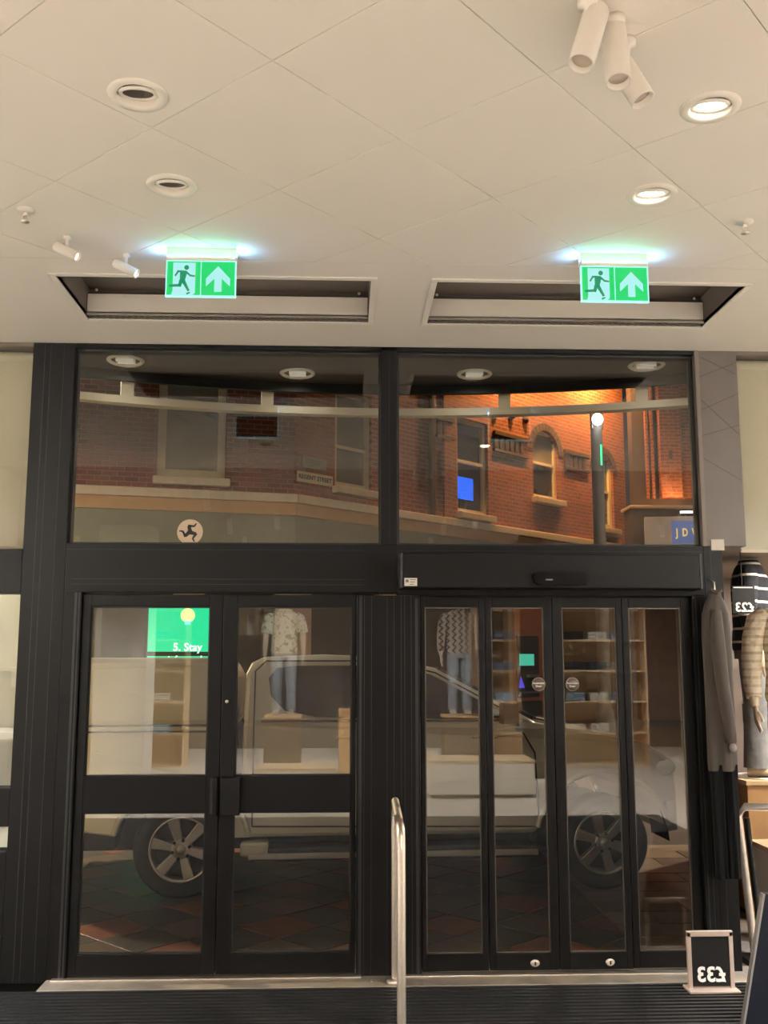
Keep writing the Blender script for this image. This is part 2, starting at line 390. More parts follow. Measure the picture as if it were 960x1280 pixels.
bar('trim_6', (.30, 2.06, D, D+.14, 2.047, 2.335), 'dark bronze transom rail behind the automatic door drive', [(.30, 2.06, D-.0012, D, 2.30, 2.303)])
bar('trim_7', (-1.56, -1.462, D, D+.14, 0, 2.062), 'left jamb of the swing doors in dark bronze', [(-1.50, -1.488, D-.0012, D, 0, 2.06), (-1.478, -1.472, D-.0012, D, 0, 2.06)])
bar('trim_8', (.072, .425, D, D+.14, 0, 2.047), 'broad dark bronze pier between swing doors and automatic door',
    [(x, x+.003, D-.0012, D, 0, 2.047) for x in (.112, .152, .24, .278, .318, .338, .375)] + [(.085, .100, D-.0012, D, 0, 2.045), (.398, .414, D-.0012, D, 0, 2.03)])
bar('trim_9', (1.982, 2.06, D, D+.14, 0, 2.047), 'right jamb of the automatic door in dark bronze', [(2.0, 2.006, D-.0012, D, 0, 2.03), (2.03, 2.033, D-.0012, D, 0, 2.03)])
# upper post by the transom window; reflected ceiling painted as taupe and slanted lines
o = struct(B(2.06, 2.315, D, D+.14, 2.335, ZC).build('trim_10', REFL_TAUPE, None, .003), 'upper post with painted ceiling reflection and its slanting lines beside right blind', 'frame')
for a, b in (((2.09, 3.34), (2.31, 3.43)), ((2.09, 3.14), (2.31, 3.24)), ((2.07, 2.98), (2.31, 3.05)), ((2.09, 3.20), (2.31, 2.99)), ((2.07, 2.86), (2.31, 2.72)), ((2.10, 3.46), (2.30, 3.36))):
    p = thick(a, b, .004, .004); MB().prism([(q.x, D-.0006, q.y) for q in p], (0, -.0012, 0)).build('reflected_line', mk('reflected_line_brown', (52, 46, 42), .6), o)
B(2.062, 2.085, D-.006, D, 2.335, ZC).build('reflection_edge', mk('reflection_edge_taupe', (98, 88, 80), .5), o)  # pale edge of that reflection, put into the colour
# sill
o = struct(B(-1.56, 2.17, 5.425, D+.14, -.0, .018).build('trim_11', SILL, None, .004), 'worn silver threshold strip under all the doors', 'threshold')
B(-1.53, .10, 5.56, 5.60, .018, .026).build('ridge', STEEL, o, .002); B(.33, 1.98, 5.56, 5.60, .018, .026).build('ridge', STEEL, o, .002)
for x in (.15, .185): B(x, x+.012, 5.50, 5.53, .018, .022).build('floor_clip', STEEL, o)

def pane_window(name, x0, x1, z0, z1, label, cat='window'):
    r = empty(name, ((x0+x1)/2, D+G, z0)); hx = (x1-x0)/2; h = z1-z0
    B(-hx, hx, -.006, .006, 0, h).build('pane', GLASS, r)
    m = MB(); t = .012
    for a in ((-hx, hx, 0, t), (-hx, hx, h-t, h), (-hx, -hx+t, t, h-t), (hx-t, hx, t, h-t)): m.box(a[0], a[1], -.02, .02, a[2], a[3])
    m.build('glazing_bead', BRONZE2, r)
    return struct(r, label, cat)
w1 = pane_window('window_1', -1.56, .205, 2.335, 3.475, 'wide transom window above the swing doors with round emblem sticker')
w2 = pane_window('window_2', .30, 2.06, 2.335, 3.475, 'wide transom window above the automatic door')
# round sticker with three running legs
c = at(237.5, 665, D+G-.007)
st = empty('round_sticker', (c.x, D+G-.0075, c.z))
MB().lathe([(.0005, 0), (.071, 0), (.073, -.0006), (.073, -.001)], 40, (0,0,0), Matrix.Rotation(pi/2, 3, 'X')).build('disc', mk('sticker_cream', (214, 192, 168), .6), st)
SB = mk('emblem_black', (22, 22, 20), .6)
for k in range(3):
    a0 = radians(96 + 120*k); rot = lambda p: (p[0]*cos(a0)-p[1]*sin(a0), p[0]*sin(a0)+p[1]*cos(a0))
    mm = MB()
    for a, b, w_, v_ in (((0,-.002), (.036,.004), .024, .017), ((.036,.008), (.030,-.030), .016, .010), ((.031,-.028), (.046,-.040), .010, .007)):
        mm.prism([(q[0], -.0008, q[1]) for q in [rot((p.x, p.y)) for p in thick(a, b, w_, v_)]], (0, -.001, 0))
    mm.build('armoured_leg', SB, st)
tag(st, 'round cream sticker with three running legs emblem on transom window', 'sticker')

# ------------------------------------------------------------------ swing doors
def swing_door(name, x0, x1, gx0, gx1, label, hinge_right):
    r = empty(name, ((x0+x1)/2, D+.03, .03)); ox = (x0+x1)/2
    X = lambda x: x-ox; Z = lambda z: z-.03
    y0, y1 = -.012, .045
    B(X(x0), X(gx0), y0, y1, 0, Z(2.05)).build('stile', BRONZE, r, .003); B(X(gx1), X(x1), y0, y1, 0, Z(2.05)).build('stile', BRONZE, r, .003)
    B(X(gx0), X(gx1), y0, y1, 0, Z(.135)).build('bottom_rail', BRONZE, r, .003); B(X(gx0), X(gx1), y0, y1, Z(1.982), Z(2.05)).build('top_rail', BRONZE, r, .003)
    B(X(gx0), X(gx1), y0-.004, y1, Z(.865), Z(1.058)).build('middle_rail', BRONZE, r, .003)
    for a, b in ((.135, .865), (1.058, 1.982)):
        p = B(X(gx0), X(gx1), .012, .022, Z(a), Z(b)).build('pane', GLASS, r)
        m = MB(); t = .007
        for q in ((X(gx0), X(gx1), Z(a), Z(a)+t), (X(gx0), X(gx1), Z(b)-t, Z(b)), (X(gx0), X(gx0)+t, Z(a), Z(b)), (X(gx1)-t, X(gx1), Z(a), Z(b))): m.box(q[0], q[1], .002, .012, q[2], q[3])
        m.build('bead', BRONZE2, p)
    # push plate / pull of the meeting stile
    s = gx1 if not hinge_right else gx0
    if hinge_right: h = B(X(x0)+.012, X(x0)+.115, -.05, y0, Z(.853), Z(1.052)); g = B(X(x0)+.008, X(x0)+.012, -.03, y0, Z(.853), Z(1.052))
    else: h = B(X(x1)-.03, X(x1)-.004, -.045, y0, Z(.853), Z(1.052)); g = B(X(x1)-.045, X(x1)-.03, -.03, y0-.001, Z(.86), Z(1.05))
    hh = h.build('push_plate', BRONZE, r, .004); g.build('shadow_gap', BRONZE2, hh)
    zc = 1.53 if not hinge_right else .60
    if hinge_right: MB().lathe([(.0005, .006), (.008, .006), (.01, 0)], 12, (X(x0)+.03, y0, Z(1.46)), Matrix.Rotation(pi/2, 3, 'X')).build('lock_cylinder', STEEL, r)
    return struct(r, label, 'door')
swing_door('door_1', -1.458, -.681, -1.412, -.752, 'left dark bronze swing door leaf with two glass panes', False)
swing_door('door_2', -.677, .068, -.598, .042, 'right dark bronze swing door leaf with two glass panes', True)

# ------------------------------------------------------------------ automatic door
def auto_panel(name, x0, x1, gx0, gx1, label, sticker=None, lock=False, dy=0.0):
    ox = (x0+x1)/2; r = empty(name, (ox, D+.03+dy, .03)); X = lambda x: x-ox; Z = lambda z: z-.03; y0, y1 = -.01, .035
    zt, zb = 1.982, .118
    B(X(x0), X(gx0), y0, y1, 0, Z(2.04)).build('stile', BRONZE, r, .003); B(X(gx1), X(x1), y0, y1, 0, Z(2.04)).build('stile', BRONZE, r, .003)
    B(X(gx0), X(gx1), y0, y1, 0, Z(zb)).build('bottom_rail', BRONZE, r, .003); B(X(gx0), X(gx1), y0, y1, Z(zt), Z(2.04)).build('top_rail', BRONZE, r, .003)
    p = B(X(gx0), X(gx1), .008, .018, Z(zb), Z(zt)).build('pane', GLASS, r)
    m = MB(); t = .006
    for q in ((X(gx0), X(gx1), Z(zb), Z(zb)+t), (X(gx0), X(gx1), Z(zt)-t, Z(zt)), (X(gx0), X(gx0)+t, Z(zb), Z(zt)), (X(gx1)-t, X(gx1), Z(zb), Z(zt))): m.box(q[0], q[1], .0, .008, q[2], q[3])
    m.build('bead', mk('bead_grey', (96, 90, 82), .4, .5), p)
    if lock:
        q = MB().ball((X((gx0+gx1)/2)+.06, y0-.002, Z(.067)), (.026, .008, .019)).build('lock_escutcheon', STEEL, r)
        B(X((gx0+gx1)/2)+.056, X((gx0+gx1)/2)+.064, y0-.012, y0-.008, Z(.058), Z(.076)).build('keyhole', BLACK, q)
    struct(r, label, 'door')
    if sticker is not None:
        s = empty('door_sticker', (sticker, D+.03+dy-.0105 + .016, 1.552))
        s.location.y = D+.03+dy-.0125
        rot = Matrix.Rotation(pi/2, 3, 'X')
        MB().lathe([(.0005, 0), (.036, 0), (.036, .0008), (.0005, .0008)], 36, (0,0,0), rot).build('disc', mk('sticker_brown', (74, 62, 56), .5), s)
        MB().lathe([(.034, .0008), (.034, .0018), (.0385, .0018), (.0385, -.0002)], 36, (0,0,0), rot).build('ring', mk('sticker_grey', (140, 130, 120), .5), s)
        TW = mk('print_white', (232, 228, 222), .6)
        text('lettering', 'Automatic', .0155, TW, s, (0, -.0012, .006), ext=.0003, bold=.0004); text('lettering', 'Door', .0155, TW, s, (0, -.0012, -.011), ext=.0003, bold=.0004)
        return s
auto_panel('door_3', .430, .792, .455, .760, 'first narrow glass panel of the automatic door beside the pier')
s1 = auto_panel('door_4', .798, 1.176, .832, 1.130, 'second narrow glass panel of automatic door with lock', 1.094, True)
s2 = auto_panel('door_5', 1.180, 1.578, 1.236, 1.545, 'third narrow glass panel of automatic door with lock', 1.285, True)
auto_panel('door_6', 1.584, 1.980, 1.622, 1.925, 'last narrow glass panel of the automatic door beside the post', dy=.012)
tag(s1, 'round dark Automatic Door sticker on the second glass panel', 'sticker', 'round door stickers'); tag(s2, 'round dark Automatic Door sticker on the third glass panel', 'sticker', 'round door stickers')
# drive housing over the automatic door
r = empty('door_operator', (1.15, D, 2.08)); hx = .83
B(-hx, hx, -.15, -.001, 0, .19).build('housing', BRONZE, r, .006); B(-hx-.014, -hx, -.152, -.001, -.004, .194).build('end_cap', BRONZE2, r, .004); B(hx, hx+.014, -.152, -.001, -.004, .194).build('end_cap', BRONZE2, r, .004)
sx = at(701, 723, D-.16); 
m = MB(); pts = []
for i in range(24):
    a = 2*pi*i/24; pts.append((sx.x-1.15 + (.115 if cos(a) > 0 else -.115) + .04*cos(a), -.150, sx.z-2.08 + .036*sin(a)))
sn = m.prism(pts, (0, -.035, 0), True).build('motion_sensor', mk('sensor_black', (3, 3, 3), .4, spec=.1), r, .008)
B(sx.x-1.15-.09, sx.x-1.15-.05, -.188, -.186, sx.z-2.08-.012, sx.z-2.08-.006).build('sensor_mark', mk('print_grey', (170, 165, 160), .5), sn)
lb = at(513.5, 727.5, D-.152)
s = B(lb.x-1.15-.035, lb.x-1.15+.035, -.1515, -.150, lb.z-2.08-.022, lb.z-2.08+.022).build('type_label', mk('label_white', (226, 222, 212), .6), r)
for k in range(3): B(lb.x-1.15-.005, lb.x-1.15+.028-.006*k, -.1520, -.1512, lb.z-2.08+.012-.013*k, lb.z-2.08+.015-.013*k).build('print_line', mk('print_dark', (70, 68, 66), .6), s)
B(lb.x-1.15-.029, lb.x-1.15-.012, -.1520, -.1512, lb.z-2.08-.002, lb.z-2.08+.014).build('print_block', mk('print_mid', (120, 118, 114), .6), s)
tag(r, 'long dark automatic door drive housing with motion sensor and white label', 'door drive')

# ------------------------------------------------------------------ side windows with cream blinds
BLIND = mk('cream_blind', (218, 212, 192), .8, var=.03, scale=3)
def side_window(n, x0, x1, label):
    r = empty('window_%d' % n, ((x0+x1)/2, D+.02, 2.30)); hx = (x1-x0)/2
    B(-hx, hx, .02, .028, .02, 1.18).build('pane', glass('side_glass', (.97, .97, .95), .04), r)
    m = MB(); m.box(-hx, hx, -.02, .12, 1.175, 1.20).build('head_rail', mk('dark_head', (88, 78, 70), .6), r)
    return struct(r, label, 'window')
def blind(x0, x1, label):
    r = empty('roller_blind', ((x0+x1)/2, D+.10, 2.33)); hx = (x1-x0)/2-.006
    B(-hx, hx, 0, .006, 0, 1.09).build('cloth', BLIND, r); MB().tube([(-hx, .02, 1.115), (hx, .02, 1.115)], .035, 16).build('roller', BLIND, r)
    B(-hx, hx, -.006, .012, -.02, 0).build('bottom_bar', mk('blind_bar', (228, 220, 200), .5), r, .003)
    return tag(r, label, 'blind', 'cream window blinds')
side_window(3, -2.9, -1.80, 'upper side window left of the swing doors'); side_window(4, 2.315, 3.4, 'upper side window right of the automatic door')
blind(-2.9, -1.80, 'cream roller blind in the window left of the swing doors'); blind(2.315, 3.4, 'cream roller blind in the window right of the automatic door')
bar('trim_12', (-2.9, -1.80, D, D+.14, 2.055, 2.30), 'dark bronze rail under the left blind'); bar('trim_13', (-2.9, -1.80, D, D+.14, .80, 1.00), 'dark bronze middle rail of left side window')
struct(B(-2.9, -1.80, D, D+.14, 0, .67).build('trim_14', BRONZE, None, .003), 'dark bronze base panel below the left side window', 'panel')
r = empty('window_5', (-2.35, D+.06, .67))
B(-.55, .55, 0, .008, .33, 1.385).build('pane', GLASS, r); B(-.55, .55, 0, .008, 0, .13).build('pane', GLASS, r)
struct(r, 'lower side window left of the swing doors', 'window')
# little lit display bay behind the left side window
bay = MB(); bay.box(-2.95, -1.80, 6.35, 6.40, 0, 3.5); bay.box(-1.80, -1.78, 5.74, 6.40, 0, 3.5); bay.box(-2.97, -2.95, 5.74, 6.4, 0, 3.5)
struct(bay.build('wall_bay', BLIND), 'cream back wall of the display window on the left', 'wall')
t_ = empty('display_table', (-2.25, 6.05, 0))
B(-.42, .42, -.2, .2, 1.24, 1.28).build('table_top', WHITE, t_, .004)
for sx_ in (-1, 1):
    for sy in (-1, 1): B(sx_*.39-.02, sx_*.39+.02, sy*.17-.02, sy*.17+.02, 0, 1.24).build('leg', WHITE, t_)
tag(t_, 'white display table behind the left side window', 'table')
sh = empty('wall_shelf', (-2.25, 6.33, 1.62)); B(-.5, .45, -.16, .02, 0, .02).build('board', WHITE, sh); B(-.3, -.27, -.1, .02, -.1, 0).build('bracket', WHITE, sh); B(.22, .25, -.1, .02, -.1, 0).build('bracket', WHITE, sh)
tag(sh, 'thin white shelf above the table behind left side window', 'shelf')
lamp('bay_light', 'AREA', (-2.3, 6.0, 3.3), 16, WARM, None, size=.3)

# ------------------------------------------------------------------ entrance mat, handrail
mt = empty('entrance_mat', (.3, 4.0, 0)); B(-3.2, 3.1, -3.7, 1.42, 0, .008).build('backing', RUBBER, mt)
m = MB(); y = -3.68
while y < 1.41:
    m.box(-3.2, 3.1, y, y+.022, .008, .018); y += .047
o = m.build('ribs', mk('mat_rib', (30, 30, 31), .35, var=.35, scale=60, bump=.3, bscale=160), mt); o['kind'] = 'stuff'
tag(mt, 'black ribbed rubber entrance mat in front of the doors', 'mat')
hr = empty('handrail', (.265, 4.98, 0), radians(-1.35)); pts = [(0, -.50, .019)]
for i in range(9):
    a = pi/2*i/8; pts.append((0, -.50+.10*(1-cos(a)), .85+.10*sin(a)))
for i in range(9):
    a = pi/2*i/8; pts.append((.0, .42+.10*sin(a), .85+.10*cos(a)))
pts.append((0, .52, .019))
MB().tube(pts, .0195, 16).build('bent_tube', STEEL, hr)
for yy in (-.5, .52): MB().lathe([(.02, .038), (.045, .036), (.05, .022), (.05, .0185)], 20, (0, yy, .0)).build('base_flange', STEEL, hr)
tag(hr, 'brushed steel hoop handrail standing between the two entrances', 'handrail')

# ================================================================== STORE BEHIND THE CAMERA (seen in the glass)
SPOTW = mk('spot_white', (226, 220, 210), .4)
LENS = mk('spot_lens', (255, 246, 230), .3, emit=(255, 240, 214), es=30)
def spotlight(loc, aim, label, group, power=0, lit=True, dim=1.0, soft=False):
    r = empty('ceiling_spotlight', loc)
    d = (Vector(aim)-Vector(loc)).normalized(); rot = d.to_track_quat('-Z', 'Y').to_matrix()
    MB().lathe([(.0005, 0), (.03, 0), (.03, -.02), (.012, -.024), (.012, -.07), (.0005, -.07)], 16).build('mount', SPOTW, r)
    c = Vector((0, 0, -.11))
    MB().lathe([(.0005, .10), (.032, .10), (.036, .09), (.036, -.10), (.031, -.10), (.029, -.075)], 22, c*dim, rot).build('barrel', SPOTW, r)
    MB().lathe([(.0005, -.082), (.029, -.082), (.029, -.076), (.0005, -.074)], 18, c*dim, rot).build('lens', (mk('soft_lens', (255, 246, 230), .3, emit=(255, 244, 226), es=2.5) if soft else LENS) if lit else mk('pale_lens', (190, 178, 164), .3), r)
    if power: lamp('spot_beam', 'SPOT', c*dim + d*.12, power, WARM, r, rot=rot.to_euler(), spot_size=radians(120), spot_blend=.8, shadow_soft_size=.06)
    tag(r, label, 'spotlight', group); return r
k = 0
for y in (-6.2, -3.6, -1.6, .6):
    for x in (-4.0, -1.5, 1.3, 4.2):
        spotlight((x, y, ZC), (x + (.4 if k % 2 else -.3), y-.3 + .4*(k % 3), 0), 'white cylinder ceiling spotlight over the shop floor behind the entrance', 'shop floor spotlights', power=STORE_W); k += 1
# reflections of shop spotlights built as solid ones in view: two lit, three unlit
for (px, py, lb_) in ((84, 296, 'small white reflection of a spotlight, built solid, left of the left exit sign, lit'), (158, 318, 'small white reflection of a spotlight, built solid, in front of the left air vent, lit')):
    p = atz(px, py, ZC); spotlight((p.x, p.y, ZC), (p.x+.9, p.y-.15, 3.0), lb_, 'small reflected spotlights by the left vent', lit=True, soft=True).scale = (.6, .6, .6)
for (px, py, ax, lb_) in ((735, 0, -.25, 'white spotlight reflection built solid at the top edge, leftmost of three'), (768, 22, 0, 'white spotlight reflection built solid, pointing down, middle of three at the top'), (782, 50, .35, 'white spotlight reflection built solid, pointing aside, nearest the lit downlight')):
    p = atz(px, py, ZC); spotlight((p.x, p.y, ZC), (p.x+ax, p.y-.15, ZC-.8), lb_, 'three reflected white spotlights at the top', lit=False)

# unseen side walls and wall-wash lamps, added to bounce light onto the entrance ceiling
BOUNCEW = mk('bounce_wall', (226, 220, 210), .8)
struct(B(-3.45, -3.30, 1.2, 5.60, 0, ZC).build('wall_bounce_left', BOUNCEW), 'added white bounce wall beside the entrance on the left', 'wall')
struct(B(3.75, 3.90, 1.2, 5.42, 0, ZC).build('wall_bounce_right', BOUNCEW), 'added white bounce wall beside the entrance on the right', 'wall')
for i_, y in enumerate((1.7, 2.9, 4.1)):
    spotlight((-2.75, y, ZC), (-3.30, y+.1, 2.2), 'added fill spotlight washing the left bounce wall', 'added wall washing spotlights', power=WASH_W)
    spotlight((3.2, y, ZC), (3.75, y+.1, 2.2), 'added fill spotlight washing the right bounce wall', 'added wall washing spotlights', power=WASH_W)

# --- mannequins
SKIN = mk('mannequin_cream', (226, 206, 180), .5, var=.02)
def ellipse_ring(cx, cy, z, rx, ry, n=20): return [Vector((cx+rx*cos(2*pi*i/n), cy+ry*sin(2*pi*i/n), z)) for i in range(n)]
def mannequin(loc, rz, top, legs, label, long=True, head=None, body=SKIN, hem=.86, shoes=None, bootz=0.0, group='dressed mannequins'):
    r = empty('mannequin', loc, rz)
    m = MB(); n = 20
    m.loft([ellipse_ring(0, 0, z, a, b) for z, a, b in ((hem, .185, .135), (hem+.03, .192, .14), (1.02, .178, .128), (1.15, .182, .128), (1.28, .20, .13), (1.37, .205, .122), (1.43, .165, .10), (1.47, .095, .075), (1.49, .075, .065))])
    m.build('top', top, r)
    for s in (-1, 1):
        if long: P = [(s*.165, 0, 1.405), (s*.215, 0, 1.36), (s*.245, .01, 1.25), (s*.262, .015, 1.10), (s*.270, -.01, .98), (s*.272, -.04, .885)]; R = [.055, .068, .066, .060, .055, .046]
        else: P = [(s*.165, 0, 1.405), (s*.215, 0, 1.36), (s*.245, .01, 1.25), (s*.260, .012, 1.15)]; R = [.055, .070, .074, .078]
        MB().tube(P, R, 14).build('sleeve', top, r)
        A = [(s*.255, .01, 1.18), (s*.266, .008, 1.06), (s*.272, -.035, .89), (s*.272, -.055, .83)] if not long else [(s*.272, -.035, .90), (s*.272, -.055, .83)]
        h = MB().tube(A, [.042, .040, .030, .026] if not long else [.030, .026], 12).build('forearm', body, r)
        pm = MB().loft([[Vector((s*.272 + .013*cos(q)*(1 if s else 1), -.055 - .018*k_ + .036*sin(q), .835 - .085*k_)) for q in [2*pi*i/10 for i in range(10)]] for k_ in (0, .35, 1)])
        pm.build('palm', body, h)
        for fi, (oy, ln) in enumerate(((-.030, .065), (-.010, .075), (.010, .070), (.028, .055))):
            b0 = Vector((s*.272, -.073+oy, .752)); MB().tube([b0, b0+Vector((-s*.004, -.006, -ln*.5)), b0+Vector((-s*.016, -.010, -ln))], [.0085, .008, .006], 7).build('finger', body, h)
        b0 = Vector((s*.268, -.100, .805)); MB().tube([b0, b0+Vector((-s*.010, -.020, -.03)), b0+Vector((-s*.018, -.024, -.06))], [.0095, .009, .007], 7).build('thumb', body, h)
    lm = MB()
    lm.loft([ellipse_ring(0, 0, z, a, b) for z, a, b in ((.80, .155, .125), (.86, .172, .128), (.95, .168, .120), (1.02, .150, .108))])
    for s in (-1, 1): lm.tube([(s*.085, 0, .86), (s*.092, -.005, .70), (s*.098, -.005, .50), (s*.10, .01, .30), (s*.102, .015, .07+bootz)], [(.092, .10), (.094, .10), (.078, .085), (.070, .078), (.074, .085)], 14)
    lm.build('trousers', legs, r)
    for s in (-1, 1):
        MB().loft([[Vector((s*.104 + w_*cos(q), yy + 0*w_, zc_ + hh*sin(q))) for q in [2*pi*i/12 for i in range(12)]] for yy, w_, hh, zc_ in ((.075, .03, .035, .04), (.04, .042, .045, .05), (-.06, .048, .036, .042), (-.14, .045, .026, .032), (-.175, .025, .014, .024))]).build('shoe', shoes or body, r)
    if head is not False:
        hm = head or body; m = MB()
        m.tube([(0, .005, 1.44), (0, .0, 1.50), (0, -.005, 1.57)], [.055, .047, .05], 14)
        hd = m.build('neck', hm, r)
        MB().loft([ellipse_ring(0, yy, 1.53+dz, a, b, 18) for dz, a, b, yy in ((0, .02, .03, -.05), (.012, .045, .06, -.03), (.05, .064, .085, -.012), (.10, .072, .094, -.005), (.15, .074, .098, .0), (.20, .066, .088, .004), (.235, .042, .058, .006), (.25, .012, .016, .006))]).build('head', hm, r)
        MB().tube([(0, -.10, 1.655), (0, -.115, 1.63), (0, -.098, 1.618)], [.006, .013, .010], 8).build('nose', hm, hd)
    MB().lathe([(.0005, 0), (.19, 0), (.19, .008), (.0005, .010)], 30).build('stand', STEEL, r)
    tag(r, label, 'mannequin', group); return r
FLORAL = patterned('floral_shirt', 'floral', (236, 232, 214), (52, 92, 62), 13, .42)
ZIG = patterned('zigzag_knit', 'zigzag', (168, 150, 132), (38, 34, 34), 11, .35)
NAVY = patterned('navy_stripe_knit', 'stripe', (24, 25, 34), (226, 222, 214), 11, .18)
OAT = patterned('oat_stripe_knit', 'stripe', (236, 225, 202), (200, 183, 154), 20, .34)
DENIM = mk('grey_denim', (122, 124, 126), .9, var=.2, scale=14, bump=.6, bscale=18)
BLACKT = mk('black_trouser', (10, 10, 10), .9, spec=.1); NAVYC = mk('navy_cloth', (40, 52, 70), .9, var=.2); BROWNJ = mk('brown_cloth', (50, 43, 38), .85, var=.12, bump=.5, bscale=14)
WOOD = mk('oak_veneer', (182, 142, 98), .5, var=.15, scale=3); WOODL = mk('pale_wood', (206, 178, 140), .5, var=.1, scale=3)

def plinth(loc, sx, sy, h, label, mat=WHITE, top=WOODL):
    r = empty('display_plinth', loc); B(-sx/2, sx/2, -sy/2, sy/2, .04, h-.03).build('body', mat, r, .004); B(-sx/2-.01, sx/2+.01, -sy/2-.01, sy/2+.01, h-.03, h).build('top_board', top, r, .003); B(-sx/2+.03, sx/2-.03, -sy/2+.03, sy/2-.03, 0, .04).build('kick', BLACK, r)
    tag(r, label, 'plinth', 'shop display plinths'); return r
plinth((-.85, -3.0, 0), .5, .5, .90, 'oak plinth under the floral shirt mannequin', mk('dark_oak', (84, 66, 50), .5), WOOD)
mannequin((-.85, -3.0, .90), pi, FLORAL, DENIM, 'mannequin in leaf print short-sleeved shirt and grey jeans', long=False)
plinth((1.65, -3.0, 0), .5, .5, .90, 'oak plinth under the zigzag jumper mannequin', mk('dark_oak', (84, 66, 50), .5), WOOD)
mannequin((1.65, -3.0, .90), pi, ZIG, DENIM, 'mannequin in beige and black zigzag jumper', head=mk('mannequin_black', (20, 20, 20), .5))
for x_ in (-.85, 1.65): spotlight((x_, -1.1, ZC), (x_, -2.9, 1.9), 'added spotlight brightening a mannequin for its reflection', 'added mannequin spotlights', power=900)  # unseen spotlights, added to brighten the mannequins in the door reflections
plinth((.28, -3.5, 0), .7, .7, .95, 'oak display block beside the shirt mannequin', WOOD, WOOD)
plinth((-.6, -1.6, 0), 1.0, .6, .35, 'low white display block in front of the shirt mannequin')
plinth((1.7, -1.5, 0), 1.3, .7, .45, 'low white display block in front of the jumper mannequin')
def folded_shelf(loc, w, h, rows, label):
    r = empty('clothes_shelving', loc)
    B(-w/2, -w/2+.03, 0, .45, 0, h).build('upright', WOODL, r); B(w/2-.03, w/2, 0, .45, 0, h).build('upright', WOODL, r); B(-w/2, w/2, -.02, 0, 0, h).build('back_panel', WOODL, r)
    for i in range(rows+1): B(-w/2+.03, w/2-.03, 0, .45, i*h/rows*.98, i*h/rows*.98+.03).build('shelf', WOODL, r)
    tag(r, label, 'shelving', 'shop shelving'); return r
cloths = [mk('folded_%d' % i, c, .9, var=.1) for i, c in enumerate(((226, 220, 206), (92, 100, 116), (166, 140, 112), (44, 46, 54), (150, 170, 186), (204, 186, 160)))]
fc = MB()
for q in range(4): fc.box(-.15, .15, -.15, .17, q*.033, q*.033+.028)
fold_me = None
for (sx_, w, lab) in ((3.6, 2.6, 'pale wood shelving with folded clothes behind the automatic door side'), (-3.6, 2.2, 'pale wood shelving with folded clothes at the far left')):
    folded_shelf((sx_, -5.2, 0), w, 2.5, 5, lab)
    for i in range(1, 5):
        n_ = int(w/.4)
        for j in range(n_):
            if fold_me is None: o = fc.build('folded_clothes', cloths[0], None, .008); fold_me = o
            else: o = fold_me.copy(); col.objects.link(o)
            if o.material_slots: o.material_slots[0].link = 'OBJECT'; o.material_slots[0].material = random.choice(cloths)
            o.location = (sx_-w/2+.03+.2+j*(w-.3)/n_+.05, -5.2+.22, i*2.5/5*.98+.031)
            tag(o, 'neat pile of folded clothes on the pale wood shelving', 'clothes', 'folded clothes on the shelving')
struct(B(-3.35, -2.65, -2.9, -2.3, 0, ZC).build('pillar', WHITE), 'square white column in the shop', 'column')
struct(B(2.6, 2.9, -3.4, -3.1, 0, ZC).build('pillar', BLACK), 'slim black column in the shop', 'column')

# ================================================================== ADDED BAY ON THE RIGHT (reflected shop display built as solid things)
SPL = lambda y: 2.17 + .36*(y-5.74)        # the splayed side wall of the bay
fm = MB().prism([(2.17, 5.42, 0), (XR, 5.42, 0), (XR, 8.9, 0), (SPL(8.9), 8.9, 0), (2.17, 5.74, 0)], (0, 0, -.05))
struct(fm.build('floor_bay', mk('bay_floor', (140, 131, 125), .3, var=.05, scale=2)), 'pale grey floor of the added bay for reflected clothes beyond the post', 'floor')
struct(B(SPL(8.75), XR, 8.75, 8.9, 0, 2.44).build('wall_bay_back', mk('bay_wall', (112, 100, 92), .7)), 'grey brown back wall of the added bay', 'wall')
struct(MB().prism([(2.17, 5.74, 0), (SPL(8.75), 8.75, 0), (SPL(8.75)-.03, 8.75, 0), (2.14, 5.74, 0)], (0, 0, 2.40)).build('wall_bay_side', mk('bay_wall_dark', (62, 54, 50), .7)), 'dark splayed side wall of the added bay', 'wall')
struct(MB().prism([(2.14, 5.74, 2.40), (XR, 5.74, 2.40), (XR, 8.9, 2.40), (SPL(8.9), 8.9, 2.40)], (0, 0, .04)).build('ceiling_bay', mk('bay_ceiling', (120, 108, 100), .7)), 'grey brown ceiling of the added bay', 'ceiling')
for yy in (6.2, 7.6):
    for xx in (3.05, 4.3): lamp('bay_fill', 'AREA', (xx+.2, yy, 2.38), 55, (1, .9, .78), None, size=.25)  # unseen area lamps, added to brighten the bay
mannequin((2.86, 6.9, .89), radians(66), NAVY, DENIM, 'reflection built as a mannequin in navy jumper with thin white stripes and grey jeans', head=False)
plinth((2.88, 6.9, 0), .40, .44, .89, 'reflection built as a tall tan plinth under the navy striped mannequin', WOOD, WOODL)
mannequin((2.81, 6.15, .57), radians(-6), OAT, mk('olive_cloth', (150, 146, 120), .9), 'reflection built as a mannequin in cream jumper with fine beige stripes at the edge', head=False)
plinth((2.84, 6.15, 0), .56, .44, .57, 'white plinth under the reflected cream striped mannequin')
